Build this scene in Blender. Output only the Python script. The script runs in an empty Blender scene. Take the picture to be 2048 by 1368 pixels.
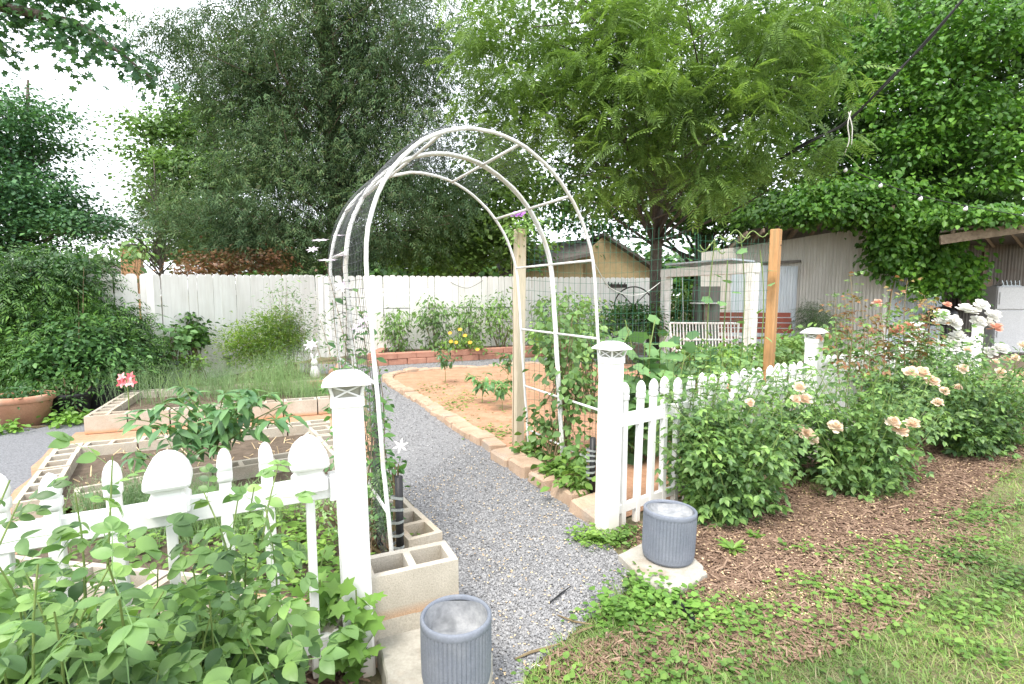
import bpy, math, random
import numpy as np
from mathutils import Vector, Matrix

# ------------------------------------------------------------------ camera, sky, sun, exposure
SC = bpy.context.scene
COL = SC.collection
F, H = 1050.0, 1.5                      # focal length in photo pixels (2048 wide), eye height in metres
PT = math.atan(94 / 1050.0)             # camera looks slightly down
cd = bpy.data.cameras.new('camera'); cam = bpy.data.objects.new('camera', cd); COL.objects.link(cam)
cd.sensor_width = 36.0; cd.lens = 36.0 * F / 2048; cd.clip_start = 0.05; cd.clip_end = 3000
cam.location = (0, 0, H); cam.rotation_euler = (math.pi / 2 - PT, 0, 0); SC.camera = cam

SUN_EL, SUN_AZ = math.radians(58), math.radians(205)     # azimuth clockwise from +Y: behind the camera, slightly left
W = bpy.data.worlds.new('World'); SC.world = W; W.use_nodes = True
nt = W.node_tree; nt.nodes.clear()
sky = nt.nodes.new('ShaderNodeTexSky'); sky.sky_type = 'NISHITA'; sky.sun_disc = False
sky.sun_elevation = SUN_EL; sky.sun_rotation = SUN_AZ; sky.air_density = 1.0; sky.dust_density = 4.0; sky.ozone_density = 1.0
mx = nt.nodes.new('ShaderNodeMix'); mx.data_type = 'RGBA'; mx.inputs['Factor'].default_value = 0.72
mx.inputs['B'].default_value = (9.6, 9.9, 10.3, 1)         # thin even cloud over the blue
bg = nt.nodes.new('ShaderNodeBackground'); bg.inputs['Strength'].default_value = 0.10
wo = nt.nodes.new('ShaderNodeOutputWorld')
nt.links.new(sky.outputs['Color'], mx.inputs['A']); nt.links.new(mx.outputs['Result'], bg.inputs['Color'])
nt.links.new(bg.outputs['Background'], wo.inputs['Surface'])
sl = bpy.data.lights.new('sun', 'SUN'); sl.energy = 1.25; sl.angle = math.radians(18); sl.color = (1.0, 0.95, 0.87)
so = bpy.data.objects.new('sun', sl); COL.objects.link(so); so.location = (-4, -6, 12)
sdir = Vector((math.sin(SUN_AZ) * math.cos(SUN_EL), math.cos(SUN_AZ) * math.cos(SUN_EL), math.sin(SUN_EL)))
so.rotation_euler = sdir.to_track_quat('Z', 'Y').to_euler()
vs = SC.view_settings; vs.view_transform = 'Standard'; vs.look = 'None'; vs.gamma = 1.0; vs.use_curve_mapping = False
vs.exposure = 1.7
SC.cycles.max_bounces = 6; SC.cycles.diffuse_bounces = 3; SC.cycles.glossy_bounces = 2
SC.cycles.transmission_bounces = 4; SC.cycles.transparent_max_bounces = 6
SC.cycles.use_denoising = True

# ------------------------------------------------------------------ helpers
rng = np.random.default_rng(11); random.seed(5)
PI = math.pi

def ray(px, py):
    u, v = (px - 1024) / F, (684 - py) / F
    return np.array((u, math.cos(PT) + v * math.sin(PT), -math.sin(PT) + v * math.cos(PT)))
def G(px, py, z=0.0):
    r = ray(px, py); t = (z - H) / r[2]; return np.array((r[0] * t, r[1] * t, z))
def at(px, py, Y):
    r = ray(px, py); t = Y / r[1]; return np.array((r[0] * t, Y, H + r[2] * t))
def nrm(a):
    a = np.asarray(a, float); return a / (np.linalg.norm(a, axis=-1, keepdims=True) + 1e-9)

WM = {}
def put(o, M, parent=None):
    WM[o.name] = M
    o.parent = parent
    o.matrix_basis = (WM[parent.name].inverted() @ M) if parent else M
    COL.objects.link(o); return o
def tag(o, label=None, cat=None, group=None, kind=None):
    if label: o['label'] = label
    if cat: o['category'] = cat
    if group: o['group'] = group
    if kind: o['kind'] = kind
    return o
def thing(name, loc, label, cat, group=None):
    o = bpy.data.objects.new(name, None); o.empty_display_size = 0.1
    put(o, Matrix.Translation(Vector(loc))); return tag(o, label, cat, group)
def mkmesh(name, V, Fc, mat=None, smooth=False):
    m = bpy.data.meshes.new(name); m.from_pydata([tuple(v) for v in V], [], [tuple(f) for f in Fc])
    if mat: m.materials.append(mat)
    if smooth: m.polygons.foreach_set('use_smooth', [True] * len(m.polygons))
    m.update(); return m
def inst(name, mesh, parent, loc, rot=None, scale=None):
    o = bpy.data.objects.new(name, mesh)
    M = Matrix.Translation(Vector(loc))
    if rot is not None: M = M @ (rot if isinstance(rot, Matrix) else Matrix.Rotation(rot, 4, 'Z'))
    if scale is not None:
        s = (scale,) * 3 if isinstance(scale, (int, float)) else scale
        M = M @ Matrix.Diagonal((s[0], s[1], s[2], 1))
    return put(o, M, parent)

class MB:
    """collects shapes in world coordinates, builds ONE mesh object"""
    def __init__(s): s.V = []; s.F = []
    def add(s, V, Fc):
        n = len(s.V); s.V += [tuple(v) for v in V]; s.F += [tuple(i + n for i in f) for f in Fc]; return s
    def box(s, c, size, R=None, bevel=0.0):
        hx, hy, hz = size[0] / 2, size[1] / 2, size[2] / 2
        c = np.asarray(c, float)
        if bevel <= 0:
            P = np.array([(x, y, z) for z in (-hz, hz) for x, y in ((-hx, -hy), (hx, -hy), (hx, hy), (-hx, hy))])
            Fc = [(3, 2, 1, 0), (4, 5, 6, 7), (0, 1, 5, 4), (1, 2, 6, 5), (2, 3, 7, 6), (3, 0, 4, 7)]
        else:
            b = min(bevel, hx * .9, hy * .9, hz * .9); P = []
            for z, k in ((-hz, b), (-hz + b, 0), (hz - b, 0), (hz, b)):
                x, y = hx - k, hy - k; q = b * .6
                P += [(-x + q, -y, z), (x - q, -y, z), (x, -y + q, z), (x, y - q, z), (x - q, y, z), (-x + q, y, z), (-x, y - q, z), (-x, -y + q, z)]
            P = np.array(P); Fc = [tuple(range(7, -1, -1)), tuple(range(24, 32))]
            for l in range(3):
                for i in range(8):
                    j = (i + 1) % 8; Fc.append((l * 8 + i, l * 8 + j, l * 8 + 8 + j, l * 8 + 8 + i))
        if R is not None: P = P @ np.asarray(R).T
        return s.add(P + c, Fc)
    def tube(s, pts, r, n=6, cap=True):
        pts = np.asarray(pts, float); m = len(pts); r = np.broadcast_to(np.asarray(r, float), (m,))
        T = np.gradient(pts, axis=0); T = nrm(T)
        up = np.array((0, 0, 1.0)) if abs(T[0][2]) < .9 else np.array((1.0, 0, 0))
        V = []; a = np.arange(n) * 2 * PI / n
        N = nrm(np.cross(T[0], up))
        for i in range(m):
            N = nrm(N - T[i] * np.dot(N, T[i])); B = np.cross(T[i], N)
            V += list(pts[i] + r[i] * (np.cos(a)[:, None] * N + np.sin(a)[:, None] * B))
        Fc = [(i * n + k, i * n + (k + 1) % n, (i + 1) * n + (k + 1) % n, (i + 1) * n + k) for i in range(m - 1) for k in range(n)]
        if cap: Fc += [tuple(range(n - 1, -1, -1)), tuple(range((m - 1) * n, m * n))]
        return s.add(V, Fc)
    def lathe(s, c, prof, n=24, R=None, square=False, rot=0.0, k=.16):
        c = np.asarray(c, float); V = []
        if square:
             ring = np.array([(-1 + k, -1), (1 - k, -1), (1, -1 + k), (1, 1 - k), (1 - k, 1), (-1 + k, 1), (-1, 1 - k), (-1, -1 + k)])
        else:
            a = np.arange(n) * 2 * PI / n; ring = np.stack((np.cos(a), np.sin(a)), 1)
        ca, sa = math.cos(rot), math.sin(rot); ring = ring @ np.array(((ca, sa), (-sa, ca))); n = len(ring)
        for rr, z in prof: V += [(x * rr, y * rr, z) for x, y in ring]
        V = np.array(V)
        if R is not None: V = V @ np.asarray(R).T
        Fc = [(i * n + k, i * n + (k + 1) % n, (i + 1) * n + (k + 1) % n, (i + 1) * n + k) for i in range(len(prof) - 1) for k in range(n)]
        Fc += [tuple(range(n - 1, -1, -1)), tuple(range((len(prof) - 1) * n, len(prof) * n))]
        return s.add(V + c, Fc)
    def mesh(s, name, mat, smooth=False): return mkmesh(name, s.V, s.F, mat, smooth)
    def build(s, name, mat, parent=None, smooth=False):
        V = np.array(s.V); c = (V.min(0) + V.max(0)) / 2; c[2] = V[:, 2].min()
        return put(bpy.data.objects.new(name, mkmesh(name, V - c, s.F, mat, smooth)), Matrix.Translation(Vector(c)), parent)

def rz(a): c, s = math.cos(a), math.sin(a); return np.array(((c, -s, 0), (s, c, 0), (0, 0, 1)))
def rot4(R): return Matrix([list(map(float, r)) + [0] for r in np.asarray(R)] + [[0, 0, 0, 1]])
def frames(axis, nor):
    """(N,3,3) matrices whose columns are side, axis, normal"""
    y = nrm(axis); z = nrm(nor - y * np.sum(nor * y, 1, keepdims=True)); x = np.cross(y, z)
    return np.stack((x, y, z), 2)
def scatter_mesh(name, tmpl, M, T, S, mat, smooth=False):
    V0, F0 = tmpl; V0 = np.asarray(V0, float); nv = len(V0); N = len(T)
    S = np.asarray(S, float)
    S = S[:, None, None] if S.ndim == 1 else S[:, None, :]
    V = np.einsum('nij,nvj->nvi', M, V0[None] * S) + T[:, None, :]
    nl0 = np.array([len(f) for f in F0]); idx0 = np.concatenate([np.asarray(f) for f in F0])
    idx = (idx0[None, :] + (np.arange(N) * nv)[:, None]).ravel()
    tot = np.tile(nl0, N); start = np.concatenate(([0], np.cumsum(tot)[:-1]))
    m = bpy.data.meshes.new(name); m.vertices.add(N * nv); m.vertices.foreach_set('co', V.ravel().astype(np.float32))
    m.loops.add(len(idx)); m.loops.foreach_set('vertex_index', idx.astype(np.int32))
    m.polygons.add(len(tot)); m.polygons.foreach_set('loop_start', start.astype(np.int32)); m.polygons.foreach_set('loop_total', tot.astype(np.int32))
    if smooth: m.polygons.foreach_set('use_smooth', np.ones(len(tot), dtype=bool))
    m.materials.append(mat); m.update(calc_edges=True); return m
def stuffpart(name, mesh, parent=None, kind='stuff'):
    o = bpy.data.objects.new(name, mesh); put(o, Matrix.Identity(4), parent)
    if kind: o['kind'] = kind
    return o
def rdir(n): return nrm(rng.normal(size=(n, 3)))

# ---- leaf shapes (unit length along +Y, normal +Z)
def t_leaf(w=.5, fold=.12, droop=.15, pk=.42):
    rows = [(.3, .8), (.3 + (pk - .3) + .05, 1.0), (.78, .62)]
    V = [(0, 0, 0)]
    for t, k in rows:
        z = -droop * t * t
        V += [(-w / 2 * k, t, z + fold * k * w), (0, t, z), (w / 2 * k, t, z + fold * k * w)]
    V.append((0, 1, -droop))
    Fc = [(0, 2, 1), (0, 3, 2), (1, 2, 5, 4), (2, 3, 6, 5), (4, 5, 8, 7), (5, 6, 9, 8), (7, 8, 10), (8, 9, 10)]
    return np.array(V), Fc
def t_round(w=.62, fold=.1, droop=.15, base=.55):
    rows = [(.1, base), (.28, .92), (.48, 1.0), (.68, .82), (.86, .46)]; V = [(0, 0, 0)]
    for t, k in rows:
        z = -droop * t * t; e = fold * k * w; V += [(-w / 2 * k, t, z + e - .04 * t), (0, t, z), (w / 2 * k, t, z + e - .02)]
    V.append((0, 1, -droop - .04)); Fc = [(0, 2, 1), (0, 3, 2)]
    for r in range(4):
        a = 1 + 3 * r; Fc += [(a, a + 1, a + 4, a + 3), (a + 1, a + 2, a + 5, a + 4)]
    return np.array(V), Fc + [(13, 14, 16), (14, 15, 16)]
def t_lite(w=.7, fold=.12, droop=.18):
    return np.array([(0, 0, 0), (-w * .42, .3, fold * w), (-w * .4, .62, fold * w - .05), (0, 1, -droop), (w * .4, .62, fold * w - .05), (w * .42, .3, fold * w)]), [(0, 3, 2, 1), (0, 5, 4, 3)]
def t_quad(w=.5, fold=.1):
    return np.array([(0, 0, 0), (-w / 2, .45, fold * w), (0, 1, -.08), (w / 2, .45, fold * w)]), [(0, 2, 1), (0, 3, 2)]
def merge(parts):
    V = []; Fc = []
    for v, f in parts:
        n = len(V); V += [tuple(p) for p in v]; Fc += [tuple(i + n for i in q) for q in f]
    return np.array(V), Fc
def xf(t, loc, axis, nor=(0, 0, 1), s=1.0):
    M = frames(np.array([axis], float), np.array([nor], float))[0]
    return (np.asarray(t[0]) * s) @ M.T + np.asarray(loc), t[1]
def t_compound(pairs=2, lw=.5, ll=.34, spread=1.0, stem=.006, simple=False, droop=.25, first=.3, rnd=False):
    L = t_lite(lw) if simple == 2 else t_quad(lw) if simple else (t_round(lw, .13, .2) if rnd else t_leaf(lw, .1, .18))
    ps = []; ts = np.linspace(first, .82, pairs)
    zf = lambda t: -droop * t * t
    for t in ts:
        k = 1 - .25 * abs(t - .6)
        for sgn in (-1, 1):
            ps.append(xf(L, (0, t, zf(t)), (sgn * spread, .55, -.25), (sgn * .15, 0, 1), ll * k))
    ps.append(xf(L, (0, .82, zf(.82)), (0, 1, -.5 * droop - .1), (0, .1, 1), ll * 1.05))
    st = (np.array([(-stem, 0, 0), (stem, 0, 0), (stem, .45, zf(.45)), (-stem, .45, zf(.45)), (stem * .6, .85, zf(.85)), (-stem * .6, .85, zf(.85))]), [(0, 1, 2, 3), (3, 2, 4, 5)])
    return merge(ps + [st])
def t_lobed(n=5, deep=.45, fold=.05, droop=.2):
    """ivy / maple / cucumber leaf: radial outline around a base point"""
    V = [(0, .42, 0)]; k = n * 2 + 1
    for i in range(k):
        a = -PI * .5 - PI * .82 + 2 * PI * .82 * i / (k - 1) + PI
        lobe = (i % 2 == 1)
        r = (.58 if lobe else .58 * (1 - deep)) * (1.0 - .12 * abs(i - (k - 1) / 2) / (k / 2))
        x, y = r * math.cos(a), .42 + r * math.sin(a)
        V.append((x, y, -droop * ((y - .2) ** 2) + fold * abs(x) - droop * x * x * .6))
    V.append((0, .1, 0.02))
    Fc = [(0, i + 1, i + 2) for i in range(k - 1)] + [(0, k, k + 1), (0, k + 1, 1)]
    return np.array(V), Fc
def t_spray(n=9, lw=.16, droop=.35, ll=.34, sd=1):
    r = np.random.default_rng(sd); ps = []
    for i in range(n):
        t = .08 + .86 * i / (n - 1); sgn = -1 if i % 2 else 1
        a = np.array((sgn * .8, .9, -.35 + r.uniform(-.3, .2)))
        ps.append(xf((np.array([(-lw / 2, .25, 0), (lw / 2, .3, 0), (0, 1, -.15), (0, 0, 0)]), [(3, 1, 2), (3, 2, 0)]),
                     (0, t, -droop * t * t), a, (r.uniform(-.6, .6), 0, 1), ll * (1.1 - .5 * t)))
    return merge(ps)

# ------------------------------------------------------------------ materials
MATS = {}
def nodes(name):
    m = bpy.data.materials.new(name); m.use_nodes = True; n = m.node_tree; n.nodes.clear()
    out = n.nodes.new('ShaderNodeOutputMaterial'); MATS[name] = m; return m, n, out
def ramp(n, fac, stops):
    r = n.nodes.new('ShaderNodeValToRGB'); e = r.color_ramp.elements
    while len(e) < len(stops): e.new(.5)
    for i, (p, c) in enumerate(stops): e[i].position = p; e[i].color = (*c, 1)
    n.links.new(fac, r.inputs['Fac']); return r.outputs['Color']
def math_(n, op, a, b=None, clamp=False):
    q = n.nodes.new('ShaderNodeMath'); q.operation = op; q.use_clamp = clamp
    for i, x in enumerate((a, b)):
        if x is None: continue
        if isinstance(x, (int, float)): q.inputs[i].default_value = x
        else: n.links.new(x, q.inputs[i])
    return q.outputs[0]
def coord(n, scale=1.0, world=False, rnd=True):
    if world:
        g = n.nodes.new('ShaderNodeNewGeometry'); v = g.outputs['Position']
    else:
        tc = n.nodes.new('ShaderNodeTexCoord'); v = tc.outputs['Object']
        if rnd:
            oi = n.nodes.new('ShaderNodeObjectInfo'); ad = n.nodes.new('ShaderNodeVectorMath'); ad.operation = 'ADD'
            mu = math_(n, 'MULTIPLY', oi.outputs['Random'], 37.0); cb = n.nodes.new('ShaderNodeCombineXYZ')
            for k in range(3): n.links.new(mu, cb.inputs[k])
            n.links.new(v, ad.inputs[0]); n.links.new(cb.outputs[0], ad.inputs[1]); v = ad.outputs[0]
    mp = n.nodes.new('ShaderNodeMapping'); n.links.new(v, mp.inputs['Vector'])
    s = (scale,) * 3 if isinstance(scale, (int, float)) else scale
    mp.inputs['Scale'].default_value = s; return mp.outputs['Vector']
def noise(n, vec, scale=5, detail=5, rough=.6):
    t = n.nodes.new('ShaderNodeTexNoise'); n.links.new(vec, t.inputs['Vector'])
    t.inputs['Scale'].default_value = scale; t.inputs['Detail'].default_value = detail; t.inputs['Roughness'].default_value = rough
    return t.outputs['Fac']
def mixc(n, fac, a, b, mode='MIX'):
    q = n.nodes.new('ShaderNodeMix'); q.data_type = 'RGBA'; q.blend_type = mode
    for k, x in (('Factor', fac), ('A', a), ('B', b)):
        if isinstance(x, (int, float)): q.inputs[k].default_value = x
        elif isinstance(x, tuple): q.inputs[k].default_value = (*x, 1)
        else: n.links.new(x, q.inputs[k])
    return q.outputs['Result']
def bsdf(n, out, col, rough=.6, spec=.3, metal=0.0, bump=None, bstr=.3, bdist=.01):
    p = n.nodes.new('ShaderNodeBsdfPrincipled')
    if isinstance(col, tuple): p.inputs['Base Color'].default_value = (*col, 1)
    else: n.links.new(col, p.inputs['Base Color'])
    if isinstance(rough, (int, float)): p.inputs['Roughness'].default_value = rough
    else: n.links.new(rough, p.inputs['Roughness'])
    p.inputs['Specular IOR Level'].default_value = spec; p.inputs['Metallic'].default_value = metal
    if bump is not None:
        b = n.nodes.new('ShaderNodeBump'); b.inputs['Strength'].default_value = bstr; b.inputs['Distance'].default_value = bdist
        n.links.new(bump, b.inputs['Height']); n.links.new(b.outputs['Normal'], p.inputs['Normal'])
    n.links.new(p.outputs[0], out.inputs['Surface']); return p
def mat_rough(name, c1, c2, scale=8, rough=.8, bstr=.4, bdist=.006, fine=60, spec=.25, world=False, c3=None, metal=0.0, stretch=(1, 1, 1)):
    m, n, out = nodes(name); v = coord(n, stretch, world)
    a = noise(n, v, scale); f = noise(n, v, fine, 4, .7)
    col = ramp(n, a, [(.32, c1), (.68, c2)])
    if c3 is not None:
        sp = noise(n, v, scale * .45, 3); col = mixc(n, ramp(n, sp, [(.55, (0, 0, 0)), (.72, (1, 1, 1))]), col, c3)
    col = mixc(n, .35, col, ramp(n, f, [(.3, (.35, .35, .35)), (.7, (1, 1, 1))]), 'MULTIPLY')
    bsdf(n, out, col, rough, spec, metal, f, bstr, bdist); return m
def mat_leaf(name, cols, transl=.3, rough=.42, spec=.35, patch=.9, tint=(1.2, 1.25, .7)):
    m, n, out = nodes(name)
    g = n.nodes.new('ShaderNodeNewGeometry'); oi = n.nodes.new('ShaderNodeObjectInfo')
    r = math_(n, 'FRACT', math_(n, 'ADD', g.outputs['Random Per Island'], oi.outputs['Random']))
    k = len(cols); col = ramp(n, r, [(i / (k - 1), c) for i, c in enumerate(cols)])
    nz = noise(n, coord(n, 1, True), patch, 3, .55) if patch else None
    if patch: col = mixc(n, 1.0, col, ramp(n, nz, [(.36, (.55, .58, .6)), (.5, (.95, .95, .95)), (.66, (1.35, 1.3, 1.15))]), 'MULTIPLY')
    p = n.nodes.new('ShaderNodeBsdfPrincipled'); n.links.new(col, p.inputs['Base Color'])
    p.inputs['Roughness'].default_value = rough; p.inputs['Specular IOR Level'].default_value = spec
    t = n.nodes.new('ShaderNodeBsdfTranslucent')
    if patch and patch > 2:
        b = n.nodes.new('ShaderNodeBump'); b.inputs['Strength'].default_value = .35; b.inputs['Distance'].default_value = .004
        n.links.new(noise(n, coord(n, 1, True), 55, 3, .6), b.inputs['Height']); n.links.new(b.outputs['Normal'], p.inputs['Normal'])
    tc = mixc(n, 1.0, col, tint, 'MULTIPLY'); n.links.new(tc, t.inputs['Color'])
    ms = n.nodes.new('ShaderNodeMixShader'); ms.inputs[0].default_value = transl
    n.links.new(p.outputs[0], ms.inputs[1]); n.links.new(t.outputs[0], ms.inputs[2]); n.links.new(ms.outputs[0], out.inputs['Surface']); return m
def mat_island(name, cols, rough=.85, spec=.2, bump=80, bstr=.3):
    m, n, out = nodes(name); g = n.nodes.new('ShaderNodeNewGeometry')
    k = len(cols); col = ramp(n, g.outputs['Random Per Island'], [(i / (k - 1), c) for i, c in enumerate(cols)])
    bsdf(n, out, col, rough, spec); return m

def mat_vinyl():
    m, n, out = nodes('white_vinyl'); v = coord(n, 1, True); a = noise(n, v, 9, 4); 
    g = n.nodes.new('ShaderNodeNewGeometry'); sx = n.nodes.new('ShaderNodeSeparateXYZ'); n.links.new(g.outputs['Position'], sx.inputs[0])
    low = math_(n, 'MULTIPLY', math_(n, 'SUBTRACT', .22, sx.outputs['Z']), 3.2, True)   # clay splash near the soil
    low = math_(n, 'MULTIPLY', low, math_(n, 'ADD', a, .1), True)
    col = mixc(n, low, ramp(n, a, [(.3, (.76, .76, .75)), (.7, (.82, .82, .81))]), (.62, .45, .25))
    bsdf(n, out, col, .42, .4, 0, noise(n, v, 30, 3), .04, .003); return m
M_VINYL = mat_vinyl()
def mat_boards():
    m, n, out = nodes('painted_boards'); v = coord(n, (6, 6, .5)); a = noise(n, v, 3, 6, .7); b = noise(n, coord(n, 1), 1.3, 4)
    col = mixc(n, .5, ramp(n, a, [(.3, (.60, .58, .55)), (.62, (.80, .80, .78))]), ramp(n, b, [(.3, (.66, .64, .60)), (.7, (.82, .82, .80))]))
    bsdf(n, out, col, .75, .2, 0, a, .2, .004); return m
M_BOARD = mat_boards()
def mat_block():
    m, n, out = nodes('concrete_block'); v = coord(n, 1); a = noise(n, v, 5, 5); f = noise(n, v, 140, 3, .7); s = noise(n, coord(n, 1, True), 2.3, 5)
    col = ramp(n, a, [(.3, (.42, .38, .31)), (.7, (.56, .51, .43))])
    col = mixc(n, ramp(n, s, [(.5, (0, 0, 0)), (.72, (.4, .4, .4))]), col, (.48, .32, .19))
    tc = n.nodes.new('ShaderNodeTexCoord'); sx = n.nodes.new('ShaderNodeSeparateXYZ'); n.links.new(tc.outputs['Object'], sx.inputs[0])
    low = math_(n, 'MULTIPLY', math_(n, 'SUBTRACT', .05, sx.outputs['Z']), 22.0, True)
    col = mixc(n, math_(n, 'MULTIPLY', low, math_(n, 'ADD', s, .15), True), col, (.55, .26, .10))
    col = mixc(n, .5, col, ramp(n, f, [(.3, (.5, .5, .5)), (.6, (1, 1, 1))]), 'MULTIPLY')
    bsdf(n, out, col, .92, .12, 0, f, .6, .004); return m
M_BLOCK = mat_block()
M_STONE = mat_rough('edging_stone', (.42, .29, .20), (.54, .40, .29), 6, .9, .7, .006, 90, c3=(.40, .34, .28))
M_BRICK = mat_rough('red_brick', (.42, .20, .14), (.54, .29, .21), 7, .9, .5, .005, 80, c3=(.36, .18, .13))
M_SLAB = mat_rough('concrete_slab', (.36, .34, .29), (.50, .47, .41), 9, .9, .6, .004, 70, c3=(.33, .26, .19))
M_GRAVEL0 = mat_rough('gravel_bed', (.17, .17, .174), (.35, .35, .355), 90, .9, 1.0, .012, 45, world=True)
M_YARD = mat_rough('dark_gravel_bed', (.15, .155, .165), (.27, .275, .29), 80, .9, 1.0, .012, 45, world=True)
M_PEB = mat_island('pebble', [(.12, .12, .123), (.21, .21, .215), (.28, .28, .285), (.19, .19, .194), (.36, .36, .36), (.24, .235, .232)], .8)
M_CLAY = mat_rough('clay_soil', (.46, .25, .15), (.58, .34, .22), 5, .95, .8, .02, 40, world=True, c3=(.40, .27, .17))
M_SOIL = mat_rough('dark_soil', (.12, .09, .065), (.22, .17, .125), 14, .95, 1.0, .02, 70, world=True)
M_MULCH0 = mat_rough('mulch_bed', (.12, .07, .05), (.26, .165, .12), 26, .95, 1.0, .02, 80, world=True)
M_CHIP = mat_island('bark_chip', [(.12, .078, .053), (.20, .132, .092), (.27, .185, .132), (.16, .102, .07), (.24, .16, .115), (.35, .25, .18)], .9)
M_STRAW = mat_island('dry_petal', [(.62, .45, .25), (.70, .55, .34), (.55, .38, .22)], .9)
M_LAWN = mat_rough('lawn_soil', (.19, .17, .09), (.29, .25, .15), 5, .95, 1.0, .02, 60, world=True, c3=(.14, .20, .07))
M_WOODW = mat_rough('weathered_wood', (.52, .45, .33), (.63, .56, .43), 6, .85, .4, .003, 30, c3=(.50, .37, .24), stretch=(3, 3, .3))
M_WOODO = mat_rough('new_lumber', (.45, .235, .10), (.58, .33, .155), 5, .7, .3, .003, 40, c3=(.40, .25, .12), stretch=(7, 7, .45))
M_WOODD = mat_rough('old_rafter', (.18, .135, .10), (.30, .235, .18), 5, .85, .4, .003, 40, stretch=(3, 3, 3))
M_BARK = mat_rough('bark', (.085, .07, .058), (.16, .135, .115), 9, .95, .9, .02, 30, stretch=(3, 3, .6))
M_BARKR = mat_rough('cedar_bark', (.17, .115, .09), (.30, .22, .18), 9, .95, .9, .02, 30, stretch=(4, 4, .5))
M_WHITEM = mat_rough('white_enamel', (.74, .74, .72), (.82, .82, .81), 12, .4, .05, .002, 60, .45, c3=(.70, .66, .58))
M_OLDWHITE = mat_rough('weathered_white_paint', (.66, .63, .58), (.79, .77, .74), 10, .7, .2, .003, 60)
M_BLACK = mat_rough('black_plastic', (.008, .008, .009), (.018, .018, .02), 9, .45, .1, .002, 80, .4)
M_STEEL = mat_rough('strap_steel', (.42, .46, .46), (.6, .64, .64), 40, .4, .05, .001, 90, .5, metal=.6)
M_GREENW = mat_rough('green_wire', (.035, .14, .085), (.06, .20, .13), 20, .5, .05, .001, 80)
M_NET = mat_rough('net_wire', (.05, .055, .06), (.10, .11, .115), 20, .6, .05, .001, 80)
M_PLANT = mat_rough('blue_grey_planter', (.155, .175, .215), (.215, .235, .275), 6, .7, .2, .002, 120, .3, c3=(.26, .275, .30))
M_PLANTIN = mat_rough('planter_inside', (.24, .25, .265), (.40, .41, .42), 16, .85, .5, .003, 60, c3=(.17, .18, .19))
M_TERRA = mat_rough('terracotta', (.44, .22, .14), (.54, .30, .20), 5, .8, .2, .003, 60, c3=(.56, .42, .33))
M_BIN = mat_rough('grey_bin', (.16, .19, .20), (.22, .25, .26), 5, .6, .1, .002, 60)
M_TANW = mat_rough('tan_siding', (.37, .28, .15), (.45, .35, .20), 5, .85, .2, .003, 40)
M_ROOF = mat_rough('asphalt_shingle', (.09, .08, .075), (.16, .145, .13), 14, .9, .6, .006, 50)
M_FRIDGE = mat_rough('appliance_white', (.70, .71, .72), (.76, .77, .78), 6, .35, .03, .001, 40, .5)
M_DARK = mat_rough('dark_interior', (.035, .03, .028), (.075, .062, .055), 4, .9, .2, .01, 30)
M_REDB = mat_rough('red_bench_paint', (.26, .075, .055), (.34, .11, .075), 6, .7, .2, .002, 40)
M_GLASS = mat_rough('lantern_lens', (.30, .31, .26), (.42, .42, .36), 8, .2, .02, .001, 40, .6)
M_SOLAR = mat_rough('solar_panel', (.42, .44, .45), (.55, .56, .57), 6, .25, .02, .001, 40, .6)
M_ROPE = mat_rough('white_cord', (.62, .60, .56), (.74, .72, .68), 40, .8, .2, .001, 90)
M_ORANGEB = mat_rough('orange_brick_bit', (.62, .26, .14), (.72, .34, .2), 9, .85, .3, .003, 60)
M_CHIM = mat_rough('chimney_brick', (.46, .25, .14), (.58, .34, .2), 6, .85, .4, .004, 40)
def mat_tin(name, c1, c2, rust):
    m, n, out = nodes(name); v = coord(n, (3, 3, .35), True); a = noise(n, v, 2.2, 6, .65); b = noise(n, coord(n, 1, True), 1.1, 5)
    col = ramp(n, a, [(.3, c1), (.7, c2)]); col = mixc(n, ramp(n, b, [(.52, (0, 0, 0)), (.75, (.6, .6, .6))]), col, rust)
    bsdf(n, out, col, .6, .3, .15); return m
M_TIN = mat_tin('weathered_tin', (.46, .44, .40), (.62, .60, .56), (.46, .40, .33))
M_TINB = mat_tin('galvanised_tin', (.42, .47, .52), (.58, .62, .66), (.5, .5, .48))
M_TIND = mat_tin('rusty_shaded_tin', (.11, .10, .09), (.20, .18, .16), (.12, .075, .05))  # rusty tin, with the lean-to's shade darkened into its colour
# foliage
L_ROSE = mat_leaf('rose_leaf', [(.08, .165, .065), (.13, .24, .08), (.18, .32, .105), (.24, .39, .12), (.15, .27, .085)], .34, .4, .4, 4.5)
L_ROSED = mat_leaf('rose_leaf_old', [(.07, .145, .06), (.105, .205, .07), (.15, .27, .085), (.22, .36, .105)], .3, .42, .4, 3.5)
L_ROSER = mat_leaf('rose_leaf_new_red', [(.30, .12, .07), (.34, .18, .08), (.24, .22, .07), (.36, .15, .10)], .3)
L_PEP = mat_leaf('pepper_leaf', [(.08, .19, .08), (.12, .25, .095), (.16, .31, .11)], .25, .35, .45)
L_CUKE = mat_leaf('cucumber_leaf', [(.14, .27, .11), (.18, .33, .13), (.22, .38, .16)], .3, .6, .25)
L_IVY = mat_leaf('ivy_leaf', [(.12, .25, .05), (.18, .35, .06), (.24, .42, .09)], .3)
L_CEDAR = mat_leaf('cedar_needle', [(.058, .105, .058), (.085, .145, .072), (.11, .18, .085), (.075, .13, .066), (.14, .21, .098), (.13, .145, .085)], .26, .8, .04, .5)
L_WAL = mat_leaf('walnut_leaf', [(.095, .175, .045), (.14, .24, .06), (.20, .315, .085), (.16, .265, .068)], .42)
L_MAPLE = mat_leaf('light_maple_leaf', [(.10, .19, .06), (.15, .265, .085), (.20, .33, .11)], .35)
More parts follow.
